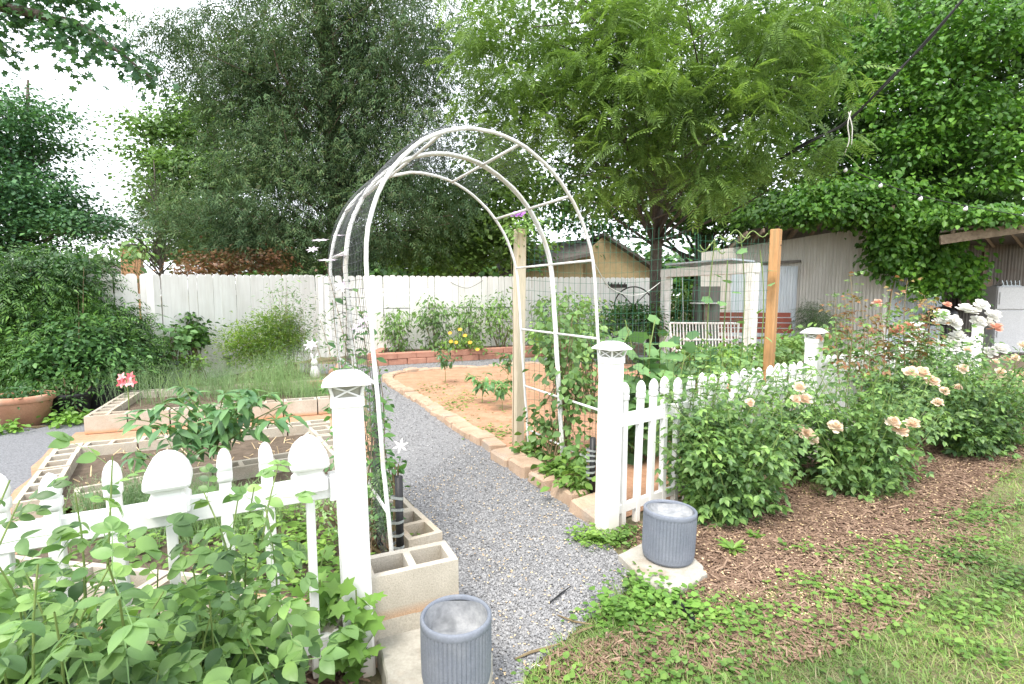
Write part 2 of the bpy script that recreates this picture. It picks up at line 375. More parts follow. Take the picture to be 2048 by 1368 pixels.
L_DARK = mat_leaf('dark_broad_leaf', [(.045, .10, .038), (.08, .165, .045), (.135, .26, .065), (.065, .135, .042)], .35)
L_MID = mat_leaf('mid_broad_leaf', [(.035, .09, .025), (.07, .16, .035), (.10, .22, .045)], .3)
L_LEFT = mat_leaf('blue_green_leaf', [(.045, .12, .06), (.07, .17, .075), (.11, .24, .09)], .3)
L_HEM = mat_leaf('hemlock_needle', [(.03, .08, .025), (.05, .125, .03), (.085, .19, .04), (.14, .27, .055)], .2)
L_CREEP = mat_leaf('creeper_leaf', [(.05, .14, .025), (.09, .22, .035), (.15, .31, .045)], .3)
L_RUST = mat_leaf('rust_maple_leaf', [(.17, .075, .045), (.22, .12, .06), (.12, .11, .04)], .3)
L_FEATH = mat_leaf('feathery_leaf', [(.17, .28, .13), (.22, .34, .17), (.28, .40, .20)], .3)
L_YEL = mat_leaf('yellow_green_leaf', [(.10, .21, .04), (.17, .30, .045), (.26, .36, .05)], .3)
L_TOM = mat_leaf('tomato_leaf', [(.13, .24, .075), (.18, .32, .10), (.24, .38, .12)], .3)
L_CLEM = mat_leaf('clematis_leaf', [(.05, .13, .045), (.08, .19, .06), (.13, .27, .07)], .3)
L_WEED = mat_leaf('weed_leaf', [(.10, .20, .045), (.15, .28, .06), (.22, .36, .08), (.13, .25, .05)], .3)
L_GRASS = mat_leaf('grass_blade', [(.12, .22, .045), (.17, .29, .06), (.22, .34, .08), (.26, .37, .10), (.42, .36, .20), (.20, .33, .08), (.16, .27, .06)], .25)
P_PEACH = mat_leaf('peach_petal', [(.82, .60, .44), (.86, .70, .55), (.87, .78, .66)], .3, .6, .2, 0, (1, .97, .9))
P_WHITE = mat_leaf('white_petal', [(.80, .79, .74), (.84, .83, .80), (.86, .86, .83)], .3, .6, .2, 0, (1, 1, .97))
P_CORAL = mat_leaf('coral_petal', [(.75, .38, .28), (.80, .50, .38)], .3, .6, .2, 0, (1, 1, 1))
P_CLEM = mat_leaf('clematis_petal', [(.74, .64, .74), (.80, .72, .80), (.68, .57, .72)], .3, .6, .2, 0, (1, 1, 1))
P_PURP = mat_leaf('purple_petal', [(.30, .12, .5), (.42, .2, .62)], .3, .6, .2)
P_YEL = mat_leaf('orange_petal', [(.75, .40, .05), (.8, .55, .1)], .3, .6, .2)
P_PINK = mat_leaf('pink_petal', [(.62, .07, .10), (.75, .30, .32), (.8, .5, .5)], .2, .5, .3)
M_CANE = mat_rough('green_cane', (.13, .20, .055), (.22, .29, .09), 14, .6, .1, .001, 50)
M_CANEB = mat_rough('brown_cane', (.16, .12, .07), (.26, .20, .11), 14, .7, .1, .001, 50)
# ------------------------------------------------------------------ setting: ground sheets
def sheet(name, pts, z, mat, jit=.04, step=.25, kind='structure', parent=None):
    P = []; pts = [np.asarray(p[:2], float) for p in pts]
    for i, a in enumerate(pts):
        b = pts[(i + 1) % len(pts)]; k = max(1, int(np.linalg.norm(b - a) / step))
        for j in range(k): P.append(a + (b - a) * j / k + (rng.normal(size=2) * jit if jit else 0))
    return tag(MB().add([(p[0], p[1], z) for p in P], [tuple(range(len(P)))]).build(name, mat, parent), kind=kind)
def pip(P, poly):
    x, y = P[:, 0], P[:, 1]; c = np.zeros(len(P), bool); n = len(poly)
    for i in range(n):
        x1, y1 = poly[i][:2]; x2, y2 = poly[(i + 1) % n][:2]
        c ^= ((y1 > y) != (y2 > y)) & (x < (x2 - x1) * (y - y1) / (y2 - y1 + 1e-12) + x1)
    return c
def sample_poly(poly, n, near=None):
    """random points in a polygon; near>0 packs them towards the camera like d^-near"""
    poly = np.array([p[:2] for p in poly]); lo, hi = poly.min(0), poly.max(0); out = np.zeros((0, 2))
    while len(out) < n:
        q = lo + rng.random((n * 3, 2)) * (hi - lo); q = q[pip(q, poly)]
        if near: d = np.hypot(q[:, 0], q[:, 1]); q = q[rng.random(len(q)) < np.minimum(1, (1.9 / d) ** near)]
        out = np.vstack((out, q))
    return out[:n]

tag(MB().add([(-900, -200, 0), (900, -200, 0), (900, 1500, 0), (-900, 1500, 0)], [(0, 1, 2, 3)]).build('ground', M_LAWN), kind='structure')
EDGE = [(1200, 1058), (1167, 1034), (1138, 1008), (1091, 979), (1062, 961), (1003, 926), (985, 908), (960, 892), (942, 880), (919, 866), (899, 852), (872, 834), (843, 811), (802, 788), (767, 764), (770, 752), (800, 745), (880, 738), (1000, 731), (1120, 724)]
EW = [G(*p) for p in EDGE]
path_poly = [G(*p) for p in [(925, 1240), (905, 1150), (880, 1075), (800, 985), (755, 900), (735, 810), (730, 775), (735, 752)]] + \
            [G(*p) for p in [(600, 745), (600, 727), (750, 731), (1000, 718), (1400, 708), (1400, 716), (1000, 731), (880, 738), (800, 745), (770, 752)]] + \
            [EW[i] for i in range(14, -1, -1)] + [G(*p) for p in [(1225, 1100), (1262, 1140), (1250, 1180), (1190, 1230), (1120, 1290), (1060, 1345), (1035, 1400)]] + [np.array((-.05, 1.45, 0)), np.array((-.25, 1.7, 0))]
sheet('gravel_path', path_poly, .006, M_GRAVEL0, .015, .15)
left_gravel = [G(*p) for p in [(-260, 1010), (-40, 1010), (30, 1000), (112, 890), (165, 878), (225, 830), (330, 770), (330, 752), (150, 800), (-60, 860), (-260, 900)]]
sheet('gravel_yard', left_gravel, .006, M_YARD, .015, .2)
clay_poly = [EW[i] for i in range(0, 20)] + [np.array((3.4, 11.0, 0)), np.array((4.6, 6.6, 0)), np.array((2.2, 4.5, 0)), np.array((.75, 3.4, 0))]
sheet('clay_bed', clay_poly, .012, M_CLAY, .0, .3)
FD = nrm(np.array((1.79, 1.29)))                     # direction of the fence right of the gate
mulch_poly = [np.array((.72, 3.2, 0)), np.array((8.5, 8.8, 0)), G(2048, 815), G(2120, 860), G(2048, 925), G(1985, 970), G(1930, 1030), G(1895, 1100), G(1840, 1165), G(1700, 1225), G(1580, 1262), G(1450, 1272), G(1370, 1240), G(1300, 1180), G(1270, 1120)]
sheet('mulch_bed', mulch_poly, .010, M_MULCH0, .03, .15)
soil_l = [G(560, 1368), np.array((-.62, 1.6, 0)), np.array((-.55, 2.1, 0)), np.array((-.9, 2.2, 0)), np.array((-3.0, 1.2, 0)), np.array((-3.0, .2, 0)), np.array((-.6, .2, 0))]
sheet('soil_strip', soil_l, .008, M_MULCH0, .02, .2)
yard = [np.array((3.0, 9.6, 0)), np.array((12, 10, 0)), np.array((26, 14, 0)), np.array((22, 24, 0)), np.array((2, 16, 0)), np.array((1.5, 12.6, 0))]
sheet('clay_ground', [G(95, 900), G(150, 868), G(700, 815), G(760, 870), np.array((-.75, 2.6, 0)), np.array((-3.3, 2.0, 0)), G(0, 1040)], .007, M_CLAY, .03, .3)
sheet('packed_earth', yard, .005, M_SOIL, .05, .6)

# gravel: single stones near the camera
def t_peb():
    V = np.array([(1, 0, 0), (-1, .1, 0), (.1, 1, .05), (0, -1, 0), (.15, -.1, .75), (0, 0, -.6)], float)
    return V, [(0, 2, 4), (2, 1, 4), (1, 3, 4), (3, 0, 4)]
def rand_R(n, flat=.35):
    ax = nrm(np.stack((np.cos(a := rng.random(n) * 2 * PI), np.sin(a), rng.normal(size=n) * flat), 1))
    no = nrm(np.stack((rng.normal(size=n) * flat, rng.normal(size=n) * flat, np.ones(n)), 1)); return frames(ax, no)
FULLP = path_poly
near_path = [np.array((-.25, 1.7, 0)), np.array((-.05, 1.45, 0)), G(1035, 1400)] + [G(*p) for p in [(1060, 1345), (1120, 1290), (1190, 1230), (1250, 1180), (1262, 1140), (1225, 1100)]] + EW[0:9] + [G(*p) for p in [(800, 985), (880, 1075), (905, 1150), (925, 1240)]]
P = np.vstack((sample_poly(near_path, 38000, 1.6), sample_poly(path_poly, 20000, .9))); T = np.column_stack((P, .006 + rng.random(len(P)) * .006))
tag(stuffpart('gravel', scatter_mesh('gravel', t_peb(), rand_R(len(P)), T, np.stack((rng.uniform(.003, .0074, len(P)) * (1 + .06 * P[:, 1]),) * 3, 1) * rng.uniform(.7, 1.2, (len(P), 3)), M_PEB)), 'loose grey gravel covering the path through the arch', 'gravel')
# mulch chips
def t_chip(): return np.array([(-.5, 0, -.5), (.5, .1, -.5), (.35, 1, -.4), (-.3, .95, -.5), (-.4, .05, .5), (.4, .05, .5), (.2, .9, .5), (-.25, .9, .4)]), [(1, 5, 6, 2), (3, 7, 4, 0), (4, 7, 6, 5)]
def lay(name, poly, n, near, lo, hi, tmpl, mat, label, cat, z0=.012, flat=.2, dz=.012):
    P = sample_poly(poly, n, near); S = rng.uniform(lo, hi, (n, 3))
    T = np.column_stack((P, z0 + rng.random(n) * dz))
    return tag(stuffpart(name, scatter_mesh(name, tmpl, rand_R(n, flat), T, S, mat)), label, cat)
lay('mulch', mulch_poly, 29000, 1.3, (.004, .015, .002), (.012, .08, .005), t_chip(), M_CHIP, 'shredded brown bark mulch under the rose bushes', 'mulch')
lay('fallen_petals', mulch_poly, 3200, 1.2, (.005, .007, .001), (.013, .016, .002), t_chip(), M_STRAW, 'dry tan petals littered over the bark mulch', 'petals', .02)
lay('bark_litter', soil_l, 5000, .8, (.006, .02, .002), (.018, .08, .006), t_chip(), M_CHIP, 'bark chips at the foot of the left picket fence', 'mulch')
lay('path_litter', near_path, 700, 1.2, (.004, .008, .001), (.009, .016, .002), t_chip(), M_STRAW, 'tan seed husks scattered over the grey gravel', 'litter', .014)
# lawn
lawn_poly = [G(*p) for p in [(1035, 1400), (1060, 1345), (1120, 1290), (1190, 1230), (1250, 1170), (1275, 1125), (1310, 1190), (1370, 1225), (1450, 1255), (1580, 1240), (1700, 1200), (1840, 1140), (1885, 1080), (1915, 1020), (1965, 960), (2048, 915), (2150, 870), (2300, 1000)]] + [np.array((3.2, 1.2, 0)), np.array((1.0, .9, 0)), np.array((0, 1.2, 0))]
def blades(name, poly, n, near, hmin, hmax, mat, label, cat, lean=.9, w=.004):
    P = sample_poly(poly, n, near); az = rng.random(n) * 2 * PI; ln = np.abs(rng.normal(size=n)) * lean
    ax = np.stack((np.cos(az) * ln, np.sin(az) * ln, np.ones(n)), 1); no = np.stack((-np.sin(az), np.cos(az), np.zeros(n)), 1) * .4 + np.stack((-np.cos(az), -np.sin(az), ln), 1)
    S = np.stack((rng.uniform(.6, 1.2, n) * w, rng.uniform(hmin, hmax, n), np.ones(n) * .02), 1)
    t = (np.array([(-.5, 0, 0), (.5, 0, 0), (.4, .55, -.4), (-.4, .55, -.4), (0, 1, -1.6)]), [(0, 1, 2, 3), (3, 2, 4)])
    return tag(stuffpart(name, scatter_mesh(name, t, frames(ax, no), np.column_stack((P, np.full(n, .003))), S, mat)), label, cat)
SPARSE = [G(*p) for p in [(1310, 1190), (1450, 1255), (1580, 1240), (1700, 1200), (1840, 1140), (1915, 1020), (1800, 1090), (1640, 1150), (1500, 1190)]]
blades('mulch_edge_grass', SPARSE, 2600, .8, .02, .06, L_GRASS, 'thin grass creeping into the lower edge of the mulch bed', 'grass', 1.3)
edge_strip = [G(*p) for p in [(1100, 1310), (1370, 1235), (1450, 1262), (1700, 1210), (1890, 1090), (1990, 1010), (2048, 1000), (1950, 1120), (1800, 1250), (1600, 1330), (1250, 1368), (1080, 1368)]]
lay('mulch_scatter', edge_strip, 3500, .8, (.004, .015, .002), (.012, .06, .005), t_chip(), M_CHIP, 'loose bark bits strewn over the lawn edge', 'mulch')
blades('grass', lawn_poly, 52000, 1.3, .02, .065, L_GRASS, 'patchy half dry lawn grass in the lower right corner', 'grass', 1.3)
MULCH_EDGE = [G(*p) for p in [(1290, 1190), (1370, 1235), (1450, 1262), (1580, 1250), (1700, 1210), (1840, 1150), (1890, 1090), (1920, 1025), (1975, 965), (2048, 920)]]

def ground_leaves(name, pts, tmpl, smin, smax, mat, label, cat, zmax=.05, parent=None, tilt=.35):
    n = len(pts); T = np.column_stack((pts[:, :2], rng.random(n) ** 1.5 * zmax + .012 + (pts[:, 2] if pts.shape[1] > 2 else 0)))
    no = nrm(np.stack((rng.normal(size=n) * tilt, rng.normal(size=n) * tilt, np.ones(n)), 1)); a = rng.random(n) * 2 * PI
    ax = np.stack((np.cos(a), np.sin(a), np.full(n, .1)), 1)
    o = stuffpart(name, scatter_mesh(name, tmpl, frames(ax, no), T, rng.uniform(smin, smax, n), mat), parent)
    return tag(o, label, cat) if label else o
def patch(c, r, n): return np.asarray(c)[:2] + rng.normal(size=(n, 2)) * np.asarray(r)
CLOVER = t_lobed(3, .25, .02, .15)
pts = [patch(G(1700, 1120), (.10, .07), 90), patch(G(1600, 1105), (.07, .04), 60), patch(G(1800, 1110), (.13, .08), 140), patch(G(1620, 1180), (.09, .06), 110), patch(G(1730, 1200), (.14, .06), 120), patch(G(1450, 1260), (.10, .06), 110), patch(G(1500, 1230), (.06, .04), 70), patch(G(1870, 1120), (.16, .1), 160), patch(G(1950, 1050), (.2, .14), 200)]
for k in range(14):
    q = MULCH_EDGE[rng.integers(1, 9)]; pts.append(patch(q[:2] + rng.normal(size=2) * .15 + np.array((.08, -.12)), (.09, .06), 60))
for k in range(150):
    q = sample_poly(lawn_poly, 1, 1.0)[0]; pts.append(patch(q, (.07, .05), 45))
ground_leaves('clover', np.vstack(pts), CLOVER, .012, .034, L_WEED, 'round leaved creeping weeds along the lawn and mulch edge', 'ground cover')
pts = np.vstack([patch(G(1300, 1190), (.06, .05), 130), patch(G(1250, 1235), (.09, .06), 200), patch(G(1330, 1215), (.08, .035), 140), patch(G(1210, 1240), (.05, .05), 70), patch(G(1380, 1235), (.06, .03), 60)])
ground_leaves('creeping_charlie', pts, CLOVER, .018, .042, L_IVY, 'bright green creeping plant beside the pale stone slab', 'ground cover', .07)
pts = np.vstack([patch(G(1215, 1088), (.09, .05), 330), patch(G(1170, 1080), (.05, .05), 120), patch(G(1250, 1075), (.05, .03), 100)])
ground_leaves('weed_clump', pts, t_leaf(.5), .02, .05, L_WEED, 'small green weeds at the foot of the right gate post', 'weeds', .07, None, .6)
for q, s, lab in ((G(1465, 1105), 1.0, 'flat rosette weed growing in the mulch before the right planter'), (G(1510, 1078), .6, 'smaller leafy weed in the mulch under the first rose bush')):
    n = 46; a = rng.random(n) * 2 * PI
    T = np.tile(q + np.array((0, 0, .015)), (n, 1)); ax = np.stack((np.cos(a), np.sin(a), rng.uniform(.15, 1.0, n)), 1)
    tag(stuffpart('rosette_weed', scatter_mesh('rosette_weed', t_leaf(.28, .1, .3), frames(ax, np.tile((0, 0, 1.0), (n, 1)) + rng.normal(size=(n, 3)) * .2), T, rng.uniform(.05, .12, n) * s, L_WEED), None, None), lab, 'weed')
pts = np.vstack([sample_poly([EW[i] for i in (4, 6, 9, 12, 13)] + [G(1000, 745), G(1100, 760), G(1040, 860), G(1040, 920)], 1200)] +
                [patch(G(930, 800), (.12, .3), 120), patch(G(870, 780), (.15, .3), 100), patch(G(985, 870), (.12, .12), 160), patch(G(905, 815), (.1, .2), 80)])
keep = np.concatenate((rng.random(1200) < .35, np.ones(len(pts) - 1200, bool)))
ground_leaves('bed_weeds', pts[keep], t_leaf(.6), .018, .055, L_WEED, 'low weeds sprouting in the orange clay bed', 'weeds', .06)

# ------------------------------------------------------------------ stone edging along the path
stone = []
for k in range(3):
    r = np.random.default_rng(k); mb = MB().box((0, 0, .055), (.27, .19, .12), None, .018)
    V = np.array(mb.V); V[:, 0] *= 1 + .16 * (V[:, 1] / .19); V += r.normal(size=V.shape) * .004; mb.V = [tuple(v) for v in V]
    stone.append(mb.mesh('stone', M_STONE))
edging = thing('stone_edging', EW[0], 'row of tan blocky stones edging the path and clay bed', 'edging')
def along(pts, step):
    pts = [np.asarray(p, float) for p in pts]; d = np.concatenate(([0], np.cumsum([np.linalg.norm(b - a) for a, b in zip(pts, pts[1:])])))
    s = np.arange(step / 2, d[-1], step); P = np.stack([np.interp(s, d, [p[k] for p in pts]) for k in range(3)], 1); return P, nrm(np.gradient(P, axis=0))
Pa, Ta = along(EW[:7], .33); Pb, Tb = along(EW[6:], .265)
for p, t, big in [(*q, 1.24) for q in zip(Pa, Ta)] + [(*q, .98) for q in zip(Pb, Tb)]:
    a = math.atan2(t[1], t[0]); j = rng.normal(size=3)
    nsd = np.array((math.sin(a), -math.cos(a), 0)) * .07
    R = Matrix.Rotation(a + PI + j[0] * .07, 4, 'Z') @ Matrix.Rotation(j[1] * .04, 4, 'X') @ Matrix.Rotation(j[2] * .04, 4, 'Y')
    inst('stone', stone[rng.integers(3)], edging, p + nsd + np.array((0, 0, rng.uniform(-.02, .015) - .006 * np.hypot(*p[:2]))), R, (big * rng.uniform(.86, .98), big * rng.uniform(.9, 1.1), big * rng.uniform(.9, 1.15)))

# ------------------------------------------------------------------ concrete block beds
def block_mesh():
    mb = MB()
    for y in (-.079, .079): mb.box((0, y, .095), (.388, .032, .19))
    for x in (-.178, 0, .178): mb.box((x, 0, .095), (.032, .126, .19))
    return mb.mesh('block', M_BLOCK)
BLOCK = block_mesh()
def block_row(parent, A, B, z=0.0, lay='flat', step=.4):
    A, B = np.asarray(A[:2]), np.asarray(B[:2]); d = B - A; L = np.linalg.norm(d); d /= L; n = max(1, round(L / step)); a = math.atan2(d[1], d[0])
    for k in range(n):
        p = A + d * (k + .5) * L / n; R = Matrix.Rotation(a + rng.normal() * .012, 4, 'Z') @ Matrix.Rotation(rng.normal() * .008, 4, 'Y')
        if lay == 'side': R = R @ Matrix.Rotation(PI / 2, 4, 'X')
        inst('block', BLOCK, parent, (p[0], p[1], z + rng.uniform(-.004, .004) + (.095 if lay == 'side' else 0)), R, (L / n / .4 * .995, 1, 1))
def inset(P, C, d): P = np.asarray(P[:2], float); v = nrm(np.asarray(C[:2]) - P); return P + v * d
def soil_part(parent, pts, z, mat=M_SOIL): return sheet('soil', pts, z, mat, 0, .5, None, parent)
# middle bed (pepper bed)
FL, FR, NR, NL = G(112, 887, .2), G(655, 836, .2), G(645, 903, .2), G(20, 1006, .2)
b2 = thing('block_bed', FL * (1, 1, 0), 'low concrete block bed with dry soil and the big pepper plant', 'raised bed', 'block beds')
side = nrm(NL - FL); fw = nrm(FR - FL)
block_row(b2, FL + side * .1 + fw * .2, FR + side * .1); block_row(b2, FL + fw * .1, NL + fw * .1); block_row(b2, NL + fw * .3 - side * .1, NR - side * .1); block_row(b2, FR + side * .3 - fw * .1, NR - side * .3 - fw * .1)
soil_part(b2, [FL + (fw + side) * .03, FR - fw * .03 + side * .03, NR - (fw + side) * .03, NL + fw * .03 - side * .03], .10)
# rear bed, filled with feathery plants
FL3, FR3 = G(165, 833, .21), G(700, 793, .21); BL3 = G(226, 797, .21); BR3 = FR3 + (BL3 - FL3)
b3 = thing('block_bed', FL3 * (1, 1, 0), 'rear concrete block bed full of feathery asparagus behind the pepper plant', 'raised bed', 'block beds')
s3, f3 = nrm(BL3 - FL3), nrm(FR3 - FL3)
block_row(b3, FL3 + s3 * .1, FR3 + s3 * .1, .015); block_row(b3, FL3 + s3 * .2 + f3 * .1, BL3 + s3 * .4 + f3 * .1, .015); block_row(b3, BL3 + s3 * .5, BR3 + s3 * .5, .015); block_row(b3, FR3 + s3 * .2 - f3 * .1, BR3 + s3 * .4 - f3 * .1, .015)
soil_part(b3, [FL3 + (f3 + s3) * .03, FR3 - f3 * .03 + s3 * .03, BR3 - f3 * .03 + s3 * .55, BL3 + f3 * .03 + s3 * .55], .12)
# front bed beside the gate
K1, K2, K3 = G(923, 1114, .39), G(749, 1151, .39), G(886, 1072, .39)
b1 = thing('block_bed', K1 * (1, 1, 0), 'front concrete block bed between the left gate post and path', 'raised bed', 'block beds')
kd, ks = nrm((K2 - K1)[:2]), nrm((K3 - K1)[:2])
e1 = K1[:2] + ks * .096
block_row(b1, e1 + kd * .0, e1 + kd * .39, .195); block_row(b1, e1 - kd * .0, e1 + kd * .39, .0)
eA, eB = G(890, 1068, .23)[:2], G(778, 962, .23)[:2]; pdv = nrm(eB - eA); p0 = eA + np.array((-pdv[1], pdv[0])) * .098
block_row(b1, p0 + pdv * .02, p0 + pdv * 2.82, .035)
wall_l = G(495, 1185, .19)[:2]; wall_r = np.array((-.66, 2.12))
block_row(b1, wall_l, wall_r, .0, 'side')
block_row(b1, wall_l + nrm(wall_l - wall_r) * 1.4, wall_l, .0)
q1, q2 = G(560, 985, .2)[:2], G(690, 955, .2)[:2]
block_row(b1, q1, q2 + (q2 - q1) * .3, .0)
soil_part(b1, [e1 + kd * .3 + ks * .05, p0 + pdv * 2.4, q1 + nrm(q1 - q2) * 2.0, wall_l + nrm(wall_l - wall_r) * 1.4, wall_r], .09)
# retaining wall of red blocks under the back fence
rw = thing('brick_bed', G(760, 731), 'low red brick retaining wall under the white back fence', 'retaining wall')
RB = MB().box((0, 0, .065), (.41, .20, .13), None, .012).mesh('brick', M_BRICK)
ra, rb = G(752, 733), G(1030, 716)
rdv = nrm(rb - ra); a = math.atan2(rdv[1], rdv[0])
for c in range(2):
    for k in range(13):
        p = ra + rdv * (.42 * (k + .5 * (c % 2))); inst('brick', RB, rw, p + np.array((rng.normal() * .006, .1 + rng.normal() * .008, .132 * c)), a + rng.normal() * .015)
for c in range(2):
    for k in range(3):
        p = ra + np.array((-.12 - .02 * k, .33 + .42 * k, .132 * c)); inst('brick', RB, rw, p, PI / 2 + .06)
soil_part(rw, [ra + (0, .18, 0), ra + rdv * 5.8 + (0, .18, 0), ra + rdv * 5.8 + (0, 1.3, 0), ra + (-.1, 1.6, 0)], .2)

# ------------------------------------------------------------------ white board fence at the back
FP = [at(170, 548, 7.8), at(300, 548, 8.4), at(640, 550, 11.8), at(1030, 553, 13.7), at(1345, 556, 15.2)]
fence = thing('board_fence', (FP[1][0], FP[1][1], 0), 'tall white painted board privacy fence across the back of the garden', 'fence')
bm = MB(); bw = .148
prof = [(-bw / 2, 0), (bw / 2, 0), (bw / 2, 1.80), (bw / 2 - .025, 1.835), (0, 1.842), (-bw / 2 + .025, 1.835), (-bw / 2, 1.80)]
bm.add([(x, -.009, z) for x, z in prof] + [(x, .009, z) for x, z in prof], [tuple(range(7)), tuple(range(13, 6, -1))] + [(i, i + 7, (i + 1) % 7 + 7, (i + 1) % 7) for i in range(7)])
BOARD = bm.mesh('board', M_BOARD)
for A, B in zip(FP, FP[1:]):
    d = B - A; L = np.linalg.norm(d[:2]); n = int(L / .153); a = math.atan2(d[1], d[0])
    for k in range(n):
        p = A + d * (k + .5) / n; top = p[2] + rng.normal() * .006
        inst('board', BOARD, fence, (p[0], p[1] + rng.normal() * .003, top - 1.842), Matrix.Rotation(a, 4, 'Z') @ Matrix.Rotation(rng.normal() * .004, 4, 'Y'))
    for zz in (.35, 1.5):
        mid = (A + B) / 2; nn = np.array((-d[1], d[0], 0)) / L
        MB().box((mid[0] + nn[0] * .035, mid[1] + nn[1] * .035, mid[2] - 1.842 + zz), (L, .04, .085), rz(a)).build('rail', M_BOARD, fence)

for q in FP[1:4]: MB().box((q[0], q[1] - .02, q[2] - .92), (.1, .09, 1.84), rz(.6), .006).build('post', M_BOARD, fence)
# ------------------------------------------------------------------ picket fences and gate posts
def col_t(px, P0, d, z=.5):
    u = (px - 1024) / F
    return (u * (P0[1] * math.cos(PT) + (H - z) * math.sin(PT)) - P0[0]) / (d[0] - u * d[1] * math.cos(PT))
def gate_post(loc, ang, hgt, lean, label, cap='lantern', hw=.057):
    t = thing('gate_post', loc, label, 'fence post', 'white vinyl fence posts'); c = np.array(loc, float)
    R = np.asarray((Matrix.Rotation(lean[0], 3, 'Y') @ Matrix.Rotation(lean[1], 3, 'X') @ Matrix.Rotation(ang, 3, 'Z')))
    hs = hgt - .115
    MB().lathe(c, [(hw, -.02), (hw, hs)], R=R, square=True).build('shaft', M_VINYL, t)
    k = hw / .057
    cp = MB().lathe(c, [(.062 * k, hs - .028), (.062 * k, hs + .004), (.055 * k, hs + .008)], R=R, square=True).build('cap_collar', M_VINYL, t)
    ln = MB().lathe(c, [(.047 * k, hs + .008), (.052 * k, hs + .052)], R=R, square=True).build('lantern', M_GLASS, t)
    mb = MB()
    for sx in (-1, 1):
        for sy in (-1, 1):
            mb.tube([c + R @ np.array((sx * .050 * k, sy * .050 * k, hs + .004)), c + R @ np.array((sx * .062 * k, sy * .062 * k, hs + .055))], .006, 4)
    for q in range(4):
        Rq = R @ rz(q * PI / 2)
        for s in (-1, 1):
            mb.tube([c + Rq @ np.array((-s * .046 * k, -.053 * k, hs + .008)), c + Rq @ np.array((0, -.056 * k, hs + .03)), c + Rq @ np.array((s * .052 * k, -.060 * k, hs + .052))], .0035, 4)
    mb.build('lattice', M_VINYL, ln)
    MB().lathe(c, [(.062 * k, hs + .050), (.088 * k, hs + .055), (.088 * k, hs + .061), (.054 * k, hs + .092), (.040 * k, hs + .099)], R=R, square=True, k=.05).build('cap_roof', M_VINYL, t)
    MB().lathe(c, [(.033 * k, hs + .0995), (.031 * k, hs + .104)], R=R, square=True).build('solar_panel', M_SOLAR, t)
    return t
PL, PR = np.array((-.61, 1.99, 0)), np.array((.59, 3.16, 0))
LD = np.array((math.sin(math.radians(62)), math.cos(math.radians(62)), 0))        # left fence runs this way to the gate
RD = np.array((*FD, 0))
gate_post(PL, math.radians(17), 1.225, (-.02, 0), 'white vinyl gate post left of the path, nearest the camera')
gate_post(PR, math.radians(36), 1.235, (.012, 0), 'white vinyl gate post right of the path by the grey planter')

hwp = .019
PICK_BODY = {}
def picket_cap(): 
    return MB().lathe((0, 0, 0), [(.0195, -.004), (.0238, .004), (.0238, .030), (.0212, .034), (.0212, .036), (.0238, .041), (.0236, .060), (.0212, .080), (.0155, .098), (.008, .109), (.001, .114)], square=True).mesh('cap', M_VINYL, True)
PCAP = picket_cap()
def big_cap():
    return MB().lathe((0, 0, 0), [(.060, 0), (.060, .036), (.057, .042), (.047, .054), (.044, .064), (.048, .074), (.064, .084), (.067, .092), (.066, .112), (.058, .143), (.042, .172), (.022, .192), (.004, .200)], square=True).mesh('cap', M_VINYL)
BCAP = big_cap()
def picket(parent, p, ang, top, lean=(0, 0), big=False):
    key = round(top, 2)
    hb = top - (.20 if big else .114)
    if (key, big) not in PICK_BODY: PICK_BODY[(key, big)] = MB().lathe((0, 0, 0), [(hwp * (.8 if big else 1), .03), (hwp * (.8 if big else 1), hb + .02)], square=True).mesh('picket', M_VINYL)
    R = Matrix.Rotation(lean[0], 4, 'Y') @ Matrix.Rotation(lean[1], 4, 'X') @ Matrix.Rotation(ang, 4, 'Z')
    o = inst('picket', PICK_BODY[(key, big)], parent, p, R)
    cpos = Vector(p) + (R @ Vector((0, 0, hb)))
    inst('cap', BCAP if big else PCAP, o, cpos, R)
lf = thing('picket_fence', PL + LD * -.6, 'white vinyl picket fence left of the gate behind the near rose bush', 'picket fence', 'picket fences')
la = math.atan2(LD[1], LD[0])
for px, big in ((-260, 0), (-120, 0), (10, 0), (130, 0), (245, 0), (352, 1), (455, 0), (545, 0), (625, 1)):
    t = col_t(px, PL, LD, .8 if not big else .6); p = PL + LD * t
    picket(lf, p, la, (.985 if big else .97) + rng.normal() * .004, (-.012 + rng.normal() * .008, rng.normal() * .01), bool(big))
for z, h in ((.775, .085), (.16, .06)):
    a0, a1 = PL + LD * -3.0, PL + LD * -.06; m = (a0 + a1) / 2
    MB().box((m[0], m[1], z), (np.linalg.norm(a1 - a0), .032, h), rz(la), .004).build('rail', M_VINYL, lf)
nl = np.array((LD[1], -LD[0], 0)); c = PL + LD * -.075 + nl * .004
MB().box((c[0], c[1], .775), (.05, .05, .105), rz(la), .004).build('rail_bracket', M_VINYL, lf)
posts_t = [0.0, 2.62, 5.1, 7.6]
ra_ = math.atan2(RD[1], RD[0])
names = ['second', 'third', 'far end']
labs = ['white vinyl fence post rising behind the middle rose bush', 'white vinyl fence post half hidden among the white roses', 'white vinyl fence post with flat cap before the old refrigerator']
for k, t in enumerate(posts_t[1:]):
    gate_post(PR + RD * t + np.array((0, 0, -.02 * k)), ra_, 1.22, (rng.normal() * .01, 0), labs[k])
flabs = ['white picket fence panel beside the right gate post behind the first rose bush', 'white picket fence panel behind the tall red tipped rose bush', 'white picket fence panel furthest from the gate behind the white roses']
